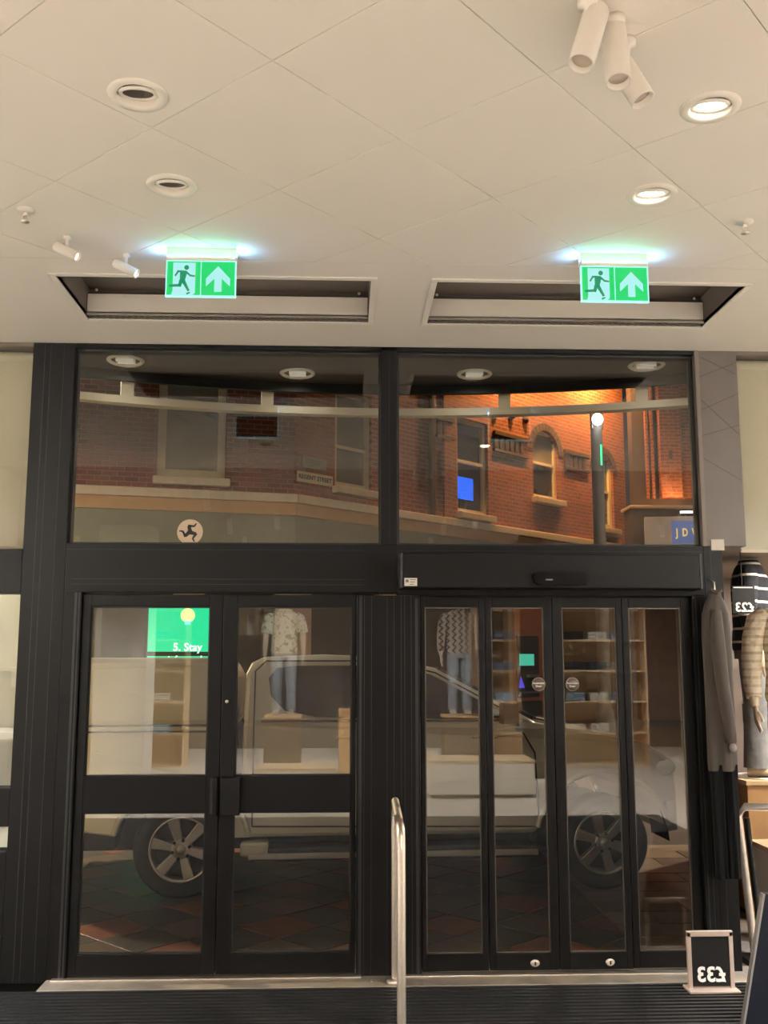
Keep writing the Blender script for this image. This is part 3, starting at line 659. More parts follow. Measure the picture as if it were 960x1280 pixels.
# shelf boards and price sign on the back wall
for k, z in enumerate((1.30, 1.62, 1.95)):
    s = empty('display_shelf', (4.4, 8.6, z)); B(-.9, 1.2, -.3, .14, 0, .03).build('board', WOODL, s); B(-.9, -.87, -.25, .14, -.16, 0).build('bracket', BLACK, s); B(.6, .63, -.25, .14, -.16, 0).build('bracket', BLACK, s)
    tag(s, ('lowest', 'middle', 'top')[k] + ' pale wood shelf on the back wall of the added bay', 'shelf', 'display shelves')
SGNB = mk('sign_black', (24, 23, 22), .6, spec=.2); SGNW = mk('sign_white', (236, 230, 222), .6, emit=(236, 230, 222), es=.1)
c0 = at(921, 751, 6.5)
ps = empty('price_sign', (c0.x+.04, 6.5, c0.z)); B(-.07, .085, 0, .006, -.085, .10).build('board', SGNB, ps, .002); text('lettering', '£23', .085, SGNW, ps, (.01, -.002, -.045), mirror=True, bold=.002); B(-.06, .07, -.002, -.0005, .085, .092).build('top_line', SGNW, ps)
MB().tube([(0, .003, .10), (0, .003, 2.40-c0.z)], .003, 6).build('hanging_wire', BLACK, ps)
tag(ps, 'reflection built as a black hanging price sign with white mirrored figures by the navy mannequin', 'sign')
# reflected guard rail, built solid on a floor plate
gr = empty('guard_rail', (2.33, 5.82, 0)); B(-.07, .16, -.08, .08, 0, .03).build('floor_plate', BLACK, gr, .004)
MB().tube([(.0, 0, .03), (-.055, 0, .80), (-.02, -.01, .85), (.35, -.12, .86), (1.1, -.3, .86)], .022, 14).build('bent_tube', STEEL, gr); MB().tube([(.06, .04, .03), (.01, .04, .78)], .016, 10).build('brace', BLACK, gr)
tag(gr, 'reflection built as a steel guard rail on a black floor plate past the post', 'guard rail')
# reflected brown jacket and black trousers, built as clothes hanging against the post
jk = empty('hanging_outfit', (2.085, 5.52, .5))
def folds(z, hw, hd, amp, ph=0): return [Vector((hw*cos(q)+.004*sin(3*q+ph), hd*sin(q)*(1+amp*sin(5*q+ph+z*3)), z)) for q in [2*pi*t/32 for t in range(32)]]
m = MB(); m.loft([folds(z, a, b, c_, z) for z, a, b, c_ in ((.585, .078, .045, .25), (.62, .082, .05, .2), (.85, .080, .052, .18), (1.10, .078, .055, .15), (1.32, .080, .058, .1), (1.44, .074, .055, .05), (1.50, .056, .045, 0), (1.54, .034, .032, 0), (1.57, .030, .030, 0))]).build('jacket', BROWNJ, jk)
MB().tube([(-.015, -.045, 1.46), (-.02, -.062, 1.30), (-.005, -.066, 1.05), (.018, -.070, .86), (.030, -.068, .74)], [.030, .040, .037, .034, .030], 12).build('sleeve', BROWNJ, jk)
MB().tube([(-.03, -.02, 1.575), (0, -.035, 1.56), (.03, -.02, 1.575)], .012, 8).build('collar', BROWNJ, jk)
m = MB()
for s_ in (-1, 1): m.loft([[p + Vector((s_*.034, 0, 0)) for p in folds(z, hw, .036, .3, z*2+s_)] for z, hw in ((.02, .036), (.3, .038), (.62, .042))])
m.build('trousers', BLACKT, jk)
MB().ball((.034, -.070, .715), (.020, .016, .026)).build('cuff', mk('cuff_grey', (120, 112, 106), .8), jk)
MB().tube([(0, 0, 1.56), (0, 0, 1.62), (0, .078, 1.64)], .005, 6).build('hook', STEEL, jk)
tag(jk, 'reflected brown jacket over long black trousers, built solid on the dark post', 'clothes')
sg = B(2.112, 2.160, D-.010, D-.001, 1.66, 1.72)
c1 = at(905, 831, D-.004); o = B(c1.x-.04, c1.x+.045, D-.006, D-.0015, c1.z-.032, c1.z+.034).build('wall_notice', mk('notice_white', (222, 216, 206), .6)); tag(o, 'small white notice on the post beside the brown jacket', 'notice')
c1 = at(897, 681, D-.004); o = B(c1.x-.038, c1.x+.038, D-.006, D-.0015, c1.z-.032, c1.z+.032).build('wall_notice', mk('notice_white', (222, 216, 206), .6)); tag(o, 'small white square notice high on the post under the painted reflection', 'notice')
B(-.02, .02, -.004, -.0025, -.012, .004)
# reflected price stand, built solid on the mat
cs_ = at(888, 1204, 5.30)
pf = empty('price_stand', (cs_.x, 5.30, .018)); hz = .17
FRM = mk('stand_frame', (196, 176, 162), .4, .2)
B(-.12, -.098, -.01, .01, 0, .285).build('frame_side', FRM, pf, .003); B(.098, .12, -.01, .01, .0, .285).build('frame_side', FRM, pf, .003); B(-.12, .12, -.01, .01, .262, .29).build('frame_top', FRM, pf, .003)
B(-.098, .098, -.004, .004, .02, .262).build('board', SGNB, pf); text('lettering', '£33', .10, SGNW, pf, (0, -.006, .075), mirror=True, bold=.003)
B(-.13, .13, -.06, .06, 0, .012).build('foot', FRM, pf, .003)
tag(pf, 'reflection built as a small framed price stand with white mirrored figures by the threshold', 'sign')
# dark glass edge at the far right, built as a leaning navy board
b0, b1 = at(929, 1262, 4.80), at(955, 1110, 4.80); bd = b1.x-b0.x
nb = empty('glass_edge_board', (b0.x, 4.80, .0))
MB().prism([(0, 0, .018), (.45, 0, .018), (.45+bd, 0, .60), (bd, 0, .60)], (0, .03, 0)).build('board', mk('navy_board', (13, 16, 27), .5, spec=.2), nb)
MB().prism([(-.006, -.002, .018), (.004, -.002, .018), (bd+.004, -.002, .60), (bd-.006, -.002, .60)], (0, .034, 0)).build('edge', mk('board_edge', (120, 116, 114), .5), nb)
tag(nb, 'glass edge built as a navy board with a pale slanting edge right of the mat', 'board')

# ================================================================== OUTSIDE
ASPH = mk('wet_asphalt', (50, 47, 44), .38, var=.25, scale=9, bump=.5, bscale=90)
struct(B(-30, 30, 9.4, 45, -.14, -.10).build('road', ASPH), 'dark wet street beyond the parked pickup', 'road')
pave = struct(B(-9, 12, 5.74, 9.4, -.12, -.016).build('pavement', mk('paving_bed', (40, 36, 33), .6)), 'wet pavement of diamond and straight slabs outside the doors', 'pavement')
SLAB = [mk('slab_%d' % i, c, .32, var=.22, scale=7, bump=.35, bscale=45) for i, c in enumerate(((104, 62, 48), (60, 56, 52), (84, 70, 58), (112, 100, 86)))]
sd = .385; mm = MB().box(-sd/2+.004, sd/2-.004, -sd/2+.004, sd/2-.004, -.03, 0); slab0 = None; cnt = 0
org = atz(351, 1158, 0); PX1 = 1.75
for i in range(-13, 14):
    for j in range(-13, 14):
        x = org.x + (i-j)*sd*.7071; y = org.y + (i+j)*sd*.7071
        hd_ = sd*.7071
        if not (-3.2-hd_ < x < PX1+hd_ and 5.75-hd_ < y < 9.35+hd_): continue
        k = 0 if (i % 2 == 0 and j % 2 == 0) else (1 if (i+j) % 2 else 2)
        e = hd_-.005; poly_ = [(x-e, y), (x, y-e), (x+e, y), (x, y+e)]; full = poly_
        for nx, ny, d in ((1, 0, PX1), (-1, 0, 3.2), (0, -1, -5.75), (0, 1, 9.35)): poly_ = clip(poly_, nx, ny, d)
        if len(poly_) < 3: continue
        if poly_ == full:
            if slab0 is None: slab0 = mm.build('slab', SLAB[0], pave, .003); o = slab0
            else: o = slab0.copy(); col.objects.link(o)
            o.location = (x, y, random.uniform(-.002, .002)); o.rotation_euler = (0, 0, pi/4)
        else: o = MB().prism([(p[0], p[1], -.001) for p in poly_], (0, 0, -.029)).build('slab', SLAB[0], pave, .003)
        o.material_slots[0].link = 'OBJECT'; o.material_slots[0].material = SLAB[k]; o.parent = pave
mm2 = MB().box(-.296, .296, -.146, .146, -.03, 0); s0 = None
for i in range(12):
    for j in range(7):
        x = PX1 + .303 + .6*j + (.3 if i % 2 else 0); y = 5.90 + .3*i
        if s0 is None: s0 = mm2.build('slab', SLAB[3], pave, .003); o = s0
        else: o = s0.copy(); col.objects.link(o)
        o.material_slots[0].link = 'OBJECT'; o.material_slots[0].material = SLAB[3] if (i*3+j) % 4 else SLAB[2]; o.parent = pave; o.location = (x, y, random.uniform(-.002, .002))
    if i % 2:
        o = B(PX1+.004, PX1+.300, 5.754+.3*i, 6.046+.3*i, -.03, 0).build('slab', SLAB[3], pave, .003)
# ---- canopy outside
ZS = 3.75; AC = (.30, 1.11)
def arc(R, n=28, a0=-44, a1=44): return [(AC[0]+R*sin(radians(a0+(a1-a0)*i/n)), AC[1]+R*cos(radians(a0+(a1-a0)*i/n))) for i in range(n+1)]
edge = [p for p in arc(6.22) if p[1] > 5.76]
poly = [(edge[0][0], 5.745)] + edge + [(edge[-1][0], 5.745)]
SOFF = mk('dark_soffit', (48, 44, 40), .55)
can = struct(MB().prism([(x, y, ZS) for x, y in poly], (0, 0, .05)).build('canopy_soffit', SOFF), 'dark canopy soffit outside above the doors', 'canopy')
for x0, x1 in ((-1.7, -.05), (.85, 2.35)): B(x0, x1, 6.35, 6.6, ZS-.012, ZS).build('vent_reflection', BLACK, can)  # reflection of the air vents, laid on the soffit as dark plates
CRM = mk('cream_fascia', (172, 160, 136), .6, var=.05)
fr = empty('canopy_fascia', (0, 0, 0)); ring = []
for R0, z0, z1 in ((6.25, 3.525, 3.58),):
    a_, b_ = arc(R0), arc(R0+.09); m = MB()
    m.loft([[(p[0], p[1], z0) for p in (a_[i],)] + [(b_[i][0], b_[i][1], z0), (b_[i][0], b_[i][1], z1), (a_[i][0], a_[i][1], z1)] for i in range(len(a_))], smooth=False).build('curved_beam', CRM, fr)
for px in (152, 330, 635, 815):
    t = (px-430)/F; 
    a = 0.0
    for _ in range(30):       # where the sight line meets the arc
        y = AC[1]+6.29*cos(a); a = math.asin(max(-1, min(1, (t*y-AC[0])/6.29)))
    x, y = AC[0]+6.29*sin(a), AC[1]+6.29*cos(a); p_ = empty('tmp', (0,0,0)); bpy.data.objects.remove(p_)
    o = B(-.045, .045, -.03, .03, 0, ZS-3.58).build('strut', CRM, fr); o.location = (x, y, 3.58); o.rotation_euler = (0, 0, -a)
a_, b_ = arc(6.20), arc(6.24); m = MB()
m.loft([[(a_[i][0], a_[i][1], ZS-.07), (b_[i][0], b_[i][1], ZS-.07), (b_[i][0], b_[i][1], ZS), (a_[i][0], a_[i][1], ZS)] for i in range(len(a_))], smooth=False).build('edge_trim', BLACK, fr)
struct(fr, 'cream curved canopy beam on short struts outside', 'canopy')
SLENS = mk('soffit_lens', (230, 225, 215), .25, emit=(255, 246, 230), es=.22)
for k, (px, py) in enumerate(((157, 450), (372, 466), (593, 467), (808, 456))):
    p = atz(px, py, ZS); r = empty('soffit_light', (p.x, p.y, ZS))
    MB().lathe([(.128, 0), (.130, -.006), (.118, -.016), (.105, -.012), (.10, -.002)], 36).build('trim_ring', WHITE, r)
    MB().lathe([(.10, -.004), (.07, -.003), (.0005, -.002)], 30).build('reflector', CHROME, r)
    for s in (-1, 1): MB().tube([(-.06, s*.03, -.010), (.06, s*.03, -.010)], .011, 10).build('lamp_tube', SLENS, r)
    lamp('soffit_beam', 'AREA', (0, 0, -.03), SOFFIT_W, (1, .92, .8), r, shape='DISK', size=.18)
    tag(r, 'round soffit light in the canopy, ' + ('leftmost of four', 'second from the left', 'third from the left', 'rightmost of four')[k], 'soffit light', 'canopy soffit lights')

# ---- pickup truck (local x forward, near side at -y, rear axle at x = 0)
PAINT = mk('champagne_paint', (186, 179, 158), .32, .25, var=.02, scale=1, coat=.6)
TGL = mk('tinted_glass', (12, 13, 14), .06, 0, spec=.6); TYRE = mk('tyre_rubber', (24, 24, 24), .75, bump=.3, bscale=40); ALLOY = mk('alloy', (188, 182, 172), .3, .9); DARKP = mk('dark_trim', (30, 28, 27), .55)
tr = empty('pickup_truck', (-1.165, 8.24, 0), radians(3.0)); tr.location = (-1.20, 8.28, 0)
def ys(z): return .90 if z < 1.2 else .90 - .20*(z-1.2)/.52
def side_prism(name, pts, mat, w=None, taper=True, bevel=.03):
    L_, R_ = [], []
    for x, z in pts:
        y = ys(z) if w is None else w
        if taper and x > 3.5: y *= 1 - .24*min(1, (x-3.5)/.24)
        if taper and x < -.8: y *= 1 - .10*((-.8-x)/.4)**2
        L_.append((x, -y, z)); R_.append((x, y, z))
    n = len(pts); m = MB(); m.add(L_+R_, [tuple(range(n)), tuple(range(2*n-1, n-1, -1))]); m.add(L_+R_, [(i+n, (i+1) % n+n, (i+1) % n, i) for i in range(n)])
    # make sure faces look outward
    o = m.build(name, mat, tr, bevel)
    import bmesh
    bm = bmesh.new(); bm.from_mesh(o.data); bmesh.ops.remove_doubles(bm, verts=bm.verts, dist=1e-5); bmesh.ops.recalc_face_normals(bm, faces=bm.faces); bm.to_mesh(o.data); bm.free(); return o
WR = .345
def archp(cx, r, z0, n=12, rev=False):
    a0 = math.asin((z0-WR)/r) if abs(z0-WR) < r else 0
    pts = [(cx + r*cos(a0+(pi-2*a0)*i/n), WR + r*sin(a0+(pi-2*a0)*i/n)) for i in range(n+1)]
    return pts
side_prism('bed', [(-1.12, .52), (-1.16, 1.18), (-1.14, 1.205), (.37, 1.205), (.37, .44)] + archp(0, .47, .44), PAINT)
side_prism('cab', [(.42, .42), (.42, 1.24), (2.52, 1.235), (2.70, 1.205), (3.10, 1.15), (3.42, 1.07), (3.62, .97), (3.72, .82), (3.74, .62), (3.70, .44)] + archp(3.09, .50, .44) + [(2.56, .42)], PAINT)
side_prism('greenhouse', [(.42, 1.22), (.43, 1.58), (.47, 1.66), (.56, 1.705), (1.0, 1.725), (1.5, 1.705), (1.86, 1.62), (2.62, 1.21)], PAINT, bevel=.035)
side_prism('canopy_top', [(-1.13, 1.21), (-1.05, 1.62), (-.98, 1.685), (-.8, 1.70), (.2, 1.70), (.30, 1.67), (.36, 1.55), (.37, 1.21)], PAINT, bevel=.04)
B(.36, .43, -.80, .80, .5, 1.2).build('cab_gap', DARKP, tr)
B(-1.0, 3.4, -.62, .62, .30, .55).build('chassis', DARKP, tr)
def on_side(name, pts, mat, off=.004, th=.004, parent=None):
    P = [(x, -(ys(z)+off), z) for x, z in pts]; return MB().prism(P, (0, th, 0)).build(name, mat, parent or tr)
on_side('rear_window', [(.62, 1.42), (.60, 1.55), (.66, 1.625), (.80, 1.64), (1.34, 1.64), (1.34, 1.255), (.95, 1.27), (.72, 1.315)], TGL, off=.012, th=.012)
on_side('front_window', [(1.42, 1.64), (1.50, 1.64), (1.82, 1.575), (2.36, 1.285), (2.36, 1.255), (1.42, 1.255)], TGL, off=.012, th=.012)
d = Vector((2.62-1.86, 0, 1.21-1.62)).normalized(); nrm = Vector((-d.z, 0, d.x))
q0 = Vector((1.88, 0, 1.61))+nrm*.02; q1 = Vector((2.58, 0, 1.235))+nrm*.02
MB().prism([q0+Vector((0, -.70, 0)), q1+Vector((0, -.84, 0)), q1+Vector((0, .84, 0)), q0+Vector((0, .70, 0))], -nrm*.02).build('windscreen', TGL, tr)
cw = MB().prism([(2.50, -.80, 1.262), (2.76, -.76, 1.205), (2.76, .76, 1.205), (2.50, .80, 1.262)], (0, 0, .012)).build('cowl', DARKP, tr)
for yy in (-.62, -.05): MB().tube([(2.66, yy, 1.235), (2.50, yy+.1, 1.315), (2.40, yy+.45, 1.37)], .012, 8).build('wiper', BLACK, tr)
def seam(pts, w=.011):
    m = MB()
    for a, b in zip(pts[:-1], pts[1:]):
        q = thick(a, b, w, w); m.prism([(p.x, -(ys(p.y)+.005), p.y) for p in q], (0, .006, 0))
    m.build('door_seam', BRONZE2, tr)
seam([(.50, .50), (.50, 1.24), (.50, 1.60), (.58, 1.675), (1.38, 1.675), (1.38, .47)]); seam([(1.38, .47), (1.40, 1.675), (1.55, 1.66), (1.86, 1.585), (2.42, 1.28), (2.58, 1.0), (2.60, .50)]); seam([(.50, .50), (2.60, .47)])
on_side('belt_trim', [(.55, 1.232), (2.45, 1.228), (2.45, 1.243), (.55, 1.247)], DARKP)
seam([(-1.1, 1.17), (.36, 1.17)], .012)
for x in (1.18, 2.20): MB().tube([(x-.09, -.918, 1.12), (x-.05, -.945, 1.125), (x+.05, -.945, 1.125), (x+.09, -.918, 1.12)], .014, 8).build('door_handle', PAINT, tr)
mr = MB().prism([(2.30, -.97, 1.22), (2.30, -.98, 1.36), (2.30, -1.10, 1.38), (2.30, -1.15, 1.33), (2.30, -1.14, 1.22)], (.11, .0, -.01)).build('wing_mirror', mk('mirror_cap', (86, 68, 58), .35, .2, coat=.5), tr, .025); MB().tube([(2.36, -.86, 1.25), (2.36, -.99, 1.26)], .025, 8).build('mirror_arm', DARKP, mr)
B(2.70, 2.80, -.905, -.895, 1.03, 1.06).build('side_indicator', CHROME, tr, .004)
for s in (-1, 1):
    sb = B(.50, 2.55, s*.86-.10, s*.86+.10, .26, .36).build('running_board', DARKP, tr, .015); B(.48, 2.57, s*.86-.115*(1 if s < 0 else -1)-.01, s*.86-.115*(1 if s < 0 else -1)+.01, .285, .325).build('silver_strip', ALLOY, sb, .004)
    B(.42, .62, s*.86-.11, s*.86+.11, .30, .40).build('board_end', PAINT, sb, .02)
    for cx, r1 in ((0, .47), (3.09, .50)):
        a = [(cx + (r1+.015)*cos(pi*(.075+.85*i/18)), s*.900, WR + (r1+.015)*sin(pi*(.075+.85*i/18))) for i in range(19)]; MB().tube(a, .022, 8).build('arch_flare', PAINT, tr)
    for cx, rr_ in ((0, .475), (3.09, .505)):
        a = [(cx + rr_*cos(pi*i/14), s*.50, WR + rr_*sin(pi*i/14)) for i in range(15)]; m = MB(); m.loft([[Vector(p) for p in a], [Vector((p[0], s*.885, p[2])) for p in a]], caps=False, closed=False); m.build('arch_liner', BLACK, tr)
MB().prism([(3.60, -.80, .62), (3.72, -.72, .62), (3.80, -.48, .62), (3.83, 0, .62), (3.80, .48, .62), (3.72, .72, .62), (3.60, .80, .62)], (0, 0, -.22)).build('front_bumper', PAINT, tr, .03)
MB().prism([(3.66, -.52, .70), (3.755, -.28, .70), (3.755, .28, .70), (3.66, .52, .70)], (0, 0, .16)).build('grille', BLACK, tr, .01)
for s in (-1, 1): MB().ball((3.58, s*.70, .87), (.15, .11, .08), 14, 8).build('headlight', mk('headlight_glass', (210, 210, 205), .1, .3), tr); B(-1.17, -1.12, s*.66-.09, s*.66+.09, .80, 1.12).build('tail_light', mk('tail_red', (120, 20, 18), .2), tr, .01)
B(-1.24, -1.14, -.78, .78, .46, .60).build('rear_bumper', ALLOY, tr, .02)
def wheel(cx, s):
    w = empty('wheel', (cx, s*.78, WR)); w.parent = tr; w.location = (cx, s*.78, WR); w.rotation_euler = (pi/2 if s < 0 else -pi/2, radians(13+40*cx), 0)
    # local z points outwards
    MB().lathe([(.225, -.11), (.30, -.12), (.335, -.10), (.345, -.05), (.345, .05), (.335, .10), (.305, .122), (.24, .118), (.222, .10)], 48).build('tyre', TYRE, w)
    MB().lathe([(.226, .105), (.228, .118), (.215, .116), (.205, .09), (.20, .0), (.198, -.09)], 48).build('rim', ALLOY, w)
    MB().lathe([(.20, .02), (.0005, .02)], 30).build('brake_disc', mk('brake_dark', (46, 44, 42), .5, .4), w)
    sp = MB()
    for k in range(6):
        a = 2*pi*k/6
        def R(rad, off, z): return (rad*cos(a)-off*sin(a), rad*sin(a)+off*cos(a), z)
        sp.add([R(.05, -.026, .10), R(.212, -.040, .108), R(.212, .040, .108), R(.05, .026, .10), R(.05, -.030, .05), R(.212, -.044, .06), R(.212, .044, .06), R(.05, .030, .05)], [(0,1,2,3), (0,4,5,1), (1,5,6,2), (2,6,7,3), (3,7,4,0)])
    sp.lathe([(.0005, .105), (.055, .105), (.075, .098), (.08, .06)], 24); sp.build('spokes', ALLOY, w, .006)
    MB().lathe([(.0005, .128), (.022, .126), (.034, .118), (.036, .102)], 20).build('hub_cap', ALLOY, w)
    for k in range(6):
        a = 2*pi*(k+.5)/6; MB().lathe([(.0005, .118), (.011, .117), (.012, .095)], 8, (.064*cos(a), .064*sin(a), 0)).build('wheel_nut', BLACK, w)
for cx in (0, 3.09):
    for s in (-1, 1): wheel(cx, s)
tag(tr, 'champagne beige double cab pickup with canopy parked outside the doors', 'pickup truck')

# ---- buildings across the street
BR1 = brick('red_brick', (142, 74, 54), (118, 60, 46), (150, 124, 104)); BR2 = brick('orange_brick', (158, 84, 54), (132, 66, 44), (160, 126, 98))
SASH = mk('cream_sash', (204, 190, 158), .5, var=.05); STONE = mk('sill_stone', (206, 190, 166), .7, var=.08); BPANE = mk('blind_pane', (128, 124, 106), .12, var=.2, scale=1.0); DPANE = mk('dark_pane', (46, 48, 50), .08, var=.3, scale=1.5)
DBRK = mk('dark_moulding', (70, 50, 42), .8, var=.2, scale=3)
def wall_holes(x0, x1, z0, z1, holes, th=.30):
    m = MB(); xs = sorted({x0, x1, *[h[0] for h in holes], *[h[1] for h in holes]}); zs = sorted({z0, z1, *[h[2] for h in holes], *[h[3] for h in holes]})
    inside = lambda x, z: any(h[0] < x < h[1] and h[2] < z < h[3] for h in holes)
    for i in range(len(xs)-1):
        k = 0
        while k < len(zs)-1:
            if inside((xs[i]+xs[i+1])/2, (zs[k]+zs[k+1])/2): k += 1; continue
            k2 = k
            while k2+1 < len(zs)-1 and not inside((xs[i]+xs[i+1])/2, (zs[k2+1]+zs[k2+2])/2): k2 += 1
            m.box(xs[i], xs[i+1], 0, th, zs[k], zs[k2+1]); k = k2+1
    return m
def sash_window(parent, x0, x1, z0, z1, pane=DPANE, pane_low=None, arch=False, split=.5, sill=True, fr=.09):
    w = empty('window', ((x0+x1)/2, .14, z0)); w.parent = parent; hx = (x1-x0)/2; h = z1-z0; zs = h*split
    B(-hx, -hx+fr, -.06, .06, 0, h).build('jamb', SASH, w, .01); B(hx-fr, hx, -.06, .06, 0, h).build('jamb', SASH, w, .01); B(-hx+fr, hx-fr, -.05, .05, 0, fr*1.1).build('bottom_rail', SASH, w); B(-hx+fr, hx-fr, -.06, .06, h-fr, h).build('head', SASH, w)
    if split: B(-hx+fr, hx-fr, -.05, .05, zs-.035, zs+.035).build('meeting_rail', SASH, w)
    B(-hx+fr, hx-fr, .02, .03, fr, zs if split else h-fr).build('pane', pane_low or pane, w)
    if split: B(-hx+fr, hx-fr, .0, .01, zs, h-fr).build('pane', pane, w)
    if arch:      # curved head: brick spandrels fill the corners of the opening
        for s in (-1, 1):
            pts = [(s*(hx+.02), -.13, h+.02)] + [(s*hx*cos(pi/2*i/8), -.13, h-hx + hx*sin(pi/2*i/8)) for i in range(9)]
            MB().prism(pts, (0, .12, 0)).build('spandrel', BR2, w)
        for i in range(14):
            a = pi*(i+.5)/14; c_, s_ = cos(a), sin(a); q = [Vector(((hx+d_)*cos(a+e), -.17, h-hx+(hx+d_)*sin(a+e))) for d_, e in ((0, -.10), (.20, -.10), (.20, .10), (0, .10))]
            MB().prism(q, (0, .05, 0)).build('arch_brick', DBRK, w)
    if sill: B(-hx-.08, hx+.08, -.34, .06, -.16, 0).build('sill', STONE, w, .02)
    return w
# left face
CX0, CY0 = -1.03, 20.0
lb_ = empty('brick_corner_building', (CX0, CY0, 0), radians(13))      # local -x runs to the left, towards us
h1 = (-2.75, -1.40, 5.22, 7.35)
wall_holes(-9.5, 0, 4.98, 9.5, [h1]).build('wall', BR1, lb_)
sash_window(lb_, *h1, pane=BPANE, split=0, fr=.17)
B(-9.5, 0.05, -.14, .3, 4.80, 4.98).build('cornice', STONE, lb_, .02); B(-9.5, .03, -.08, .3, 4.55, 4.80).build('tan_band', mk('tan_band', (176, 140, 96), .7), lb_); B(-9.5, .02, -.05, .3, 3.75, 4.55).build('fascia_board', mk('sage_fascia', (106, 110, 92), .6), lb_, .01)
for x0, x1 in ((-9.5, -7.2), (-4.75, -4.15), (-2.35, -1.75), (-.35, 0)): B(x0, x1, 0, .3, 0, 3.75).build('pier', mk('shop_pier', (126, 108, 92), .7), lb_)
B(-9.5, 0, .1, .3, 0, .5).build('stall_riser', DBRK, lb_); B(-9.5, 0, .9, 1.0, 0, 3.75).build('shop_back', mk('shop_dim', (78, 70, 60), .8), lb_)
for x0, x1 in ((-7.2, -4.75), (-4.15, -2.35), (-1.75, -.35)): B(x0, x1, .12, .14, .5, 3.75).build('shop_pane', glass('shop_glass', (.8, .8, .76), .05), lb_)
tag(lb_, 'red brick street corner building with cream window above sage shopfront', 'building')
# the lit screen in its shop window
SCR = mk('screen_green', (0, 90, 60), .3, emit=(16, 228, 158), es=1.1); cs_ = at(228, 800, 18.9)
sn = empty('window_screen', (cs_.x, 18.62, cs_.z), radians(13)); B(-.62, .58, 0, .05, -.75, .72).build('bezel', BLACK, sn, .01); B(-.58, .54, -.006, 0, -.22, .68).build('picture', SCR, sn); B(-.58, .54, -.006, 0, -.40, -.30).build('lower_band', SCR, sn)
TWE = mk('screen_white', (235, 250, 245), .4, emit=(220, 250, 244), es=1.0); text('lettering', '5. Stay', .20, TWE, sn, (.14, -.01, -.14), ext=.002, bold=.004); text('lettering', 'informed', .17, TWE, sn, (.10, -.01, -.36), ext=.002, bold=.004)
YB_ = mk('screen_yellow', (240, 235, 150), .4, emit=(246, 240, 150), es=1.0); MB().prism([(.13+.13*cos(t), -.008, .45+.13*sin(t)) for t in [radians(-60+300*i/20) for i in range(21)]] , (0, -.004, 0)).build('bulb', YB_, sn)
MB().prism([(.07, -.008, .36), (.19, -.008, .36), (.18, -.008, .28), (.08, -.008, .28)], (0, -.004, 0)).build('bulb_cap', mk('screen_cyan', (120, 220, 230), .4, emit=(110, 220, 235), es=.9), sn)
tag(sn, 'bright green screen with a yellow light bulb in the window opposite', 'screen')
# right face, running away down the side street
rb = empty('brick_side_building', (CX0, CY0, 0), radians(43.8))
hs = [(1.13, 2.24, 5.30, 7.45), (5.20, 6.42, 5.18, 7.55), (8.35, 9.55, 5.92, 7.80), (11.35, 12.40, 5.40, 7.60)]
wall_holes(0, 13.1, 4.98, 11.0, hs).build('wall', BR2, rb)
sash_window(rb, *hs[0], pane=BPANE, split=.42, fr=.12)
wv = sash_window(rb, *hs[1], pane=glass('flat_glass', (.85, .85, .88), .03), split=.55, fr=.11)
sash_window(rb, *hs[2], pane=BPANE, pane_low=DPANE, arch=True, split=.52, fr=.10); sash_window(rb, *hs[3], pane=BPANE, pane_low=DPANE, arch=True, split=.5, fr=.13)
B(5.1, 9.0, 1.6, 1.65, 5.0, 7.7).build('room_wall', mk('room_dim', (70, 66, 76), .8), rb)
B(0, 13.1, -.16, .3, 4.80, 4.98).build('cornice', STONE, rb, .02); B(0, 13.1, -.08, .3, 4.55, 4.80).build('tan_band', mk('tan_band', (176, 140, 96), .7), rb); B(0, 13.1, -.05, .3, 3.75, 4.55).build('fascia_board', mk('sage_fascia', (106, 110, 92), .6), rb, .01)
B(4.15, 4.30, -.10, .0, 4.98, 9.6).build('drain_pipe', DBRK, rb, .03); B(4.65, 4.95, -.06, .0, 4.98, 9.6).build('pilaster', BR2, rb)
for x0, x1 in ((4.4, 5.05), (6.62, 8.10), (9.80, 11.05)):
    B(x0, x1, -.07, 0, 6.90, 6.97).build('string_course', DBRK, rb); B(x0, x1, -.09, 0, 7.33, 7.42).build('string_course', DBRK, rb)
    n_ = int((x1-x0)/.22)
    for i in range(n_): B(x0+i*.22+.03, x0+i*.22+.13, -.06, 0, 6.99, 7.31).build('dentil_brick', DBRK, rb)
for x in (6.75, 7.4, 8.0): MB().ball((x, -.05, 7.95), (.10, .08, .11), 10, 6).build('terracotta_boss', DBRK, rb)
for x0, x1 in ((0, .5), (2.6, 3.1), (5.8, 6.3), (7.3, 9.14), (12.4, 13.1)): B(x0, x1, 0, .3, 0, 3.75).build('pier', mk('shop_pier', (126, 108, 92), .7), rb)
B(0, 13.1, .9, 1.0, 0, 3.75).build('shop_back', mk('shop_dim', (78, 70, 60), .8), rb); B(0, 13.1, .1, .3, 0, .5).build('stall_riser', DBRK, rb)
for x0, x1 in ((.5, 2.6), (3.1, 5.8), (6.3, 7.3), (9.14, 12.4)): B(x0, x1, .12, .14, .5, 3.75).build('shop_pane', glass('shop_glass', (.8, .8, .76), .05), rb)
tag(rb, 'orange lit brick terrace with arched sash windows running down the side street', 'building')
def on_rb(t, z, out=.0):          # a point on the side street wall
    a = radians(43.8); return (CX0 + t*cos(a) + out*sin(a), CY0 + t*sin(a) - out*cos(a), z)
bs = empty('wall_television', on_rb(6.62, 5.72, -.9), radians(43.8)); B(-.42, .32, 0, .05, 0, .62).build('bezel', BLACK, bs); B(-.40, .30, -.006, 0, .02, .60).build('picture', mk('screen_blue', (30, 100, 240), .3, emit=(20, 110, 255), es=1.6), bs); tag(bs, 'blue television glowing inside the upstairs window', 'television')
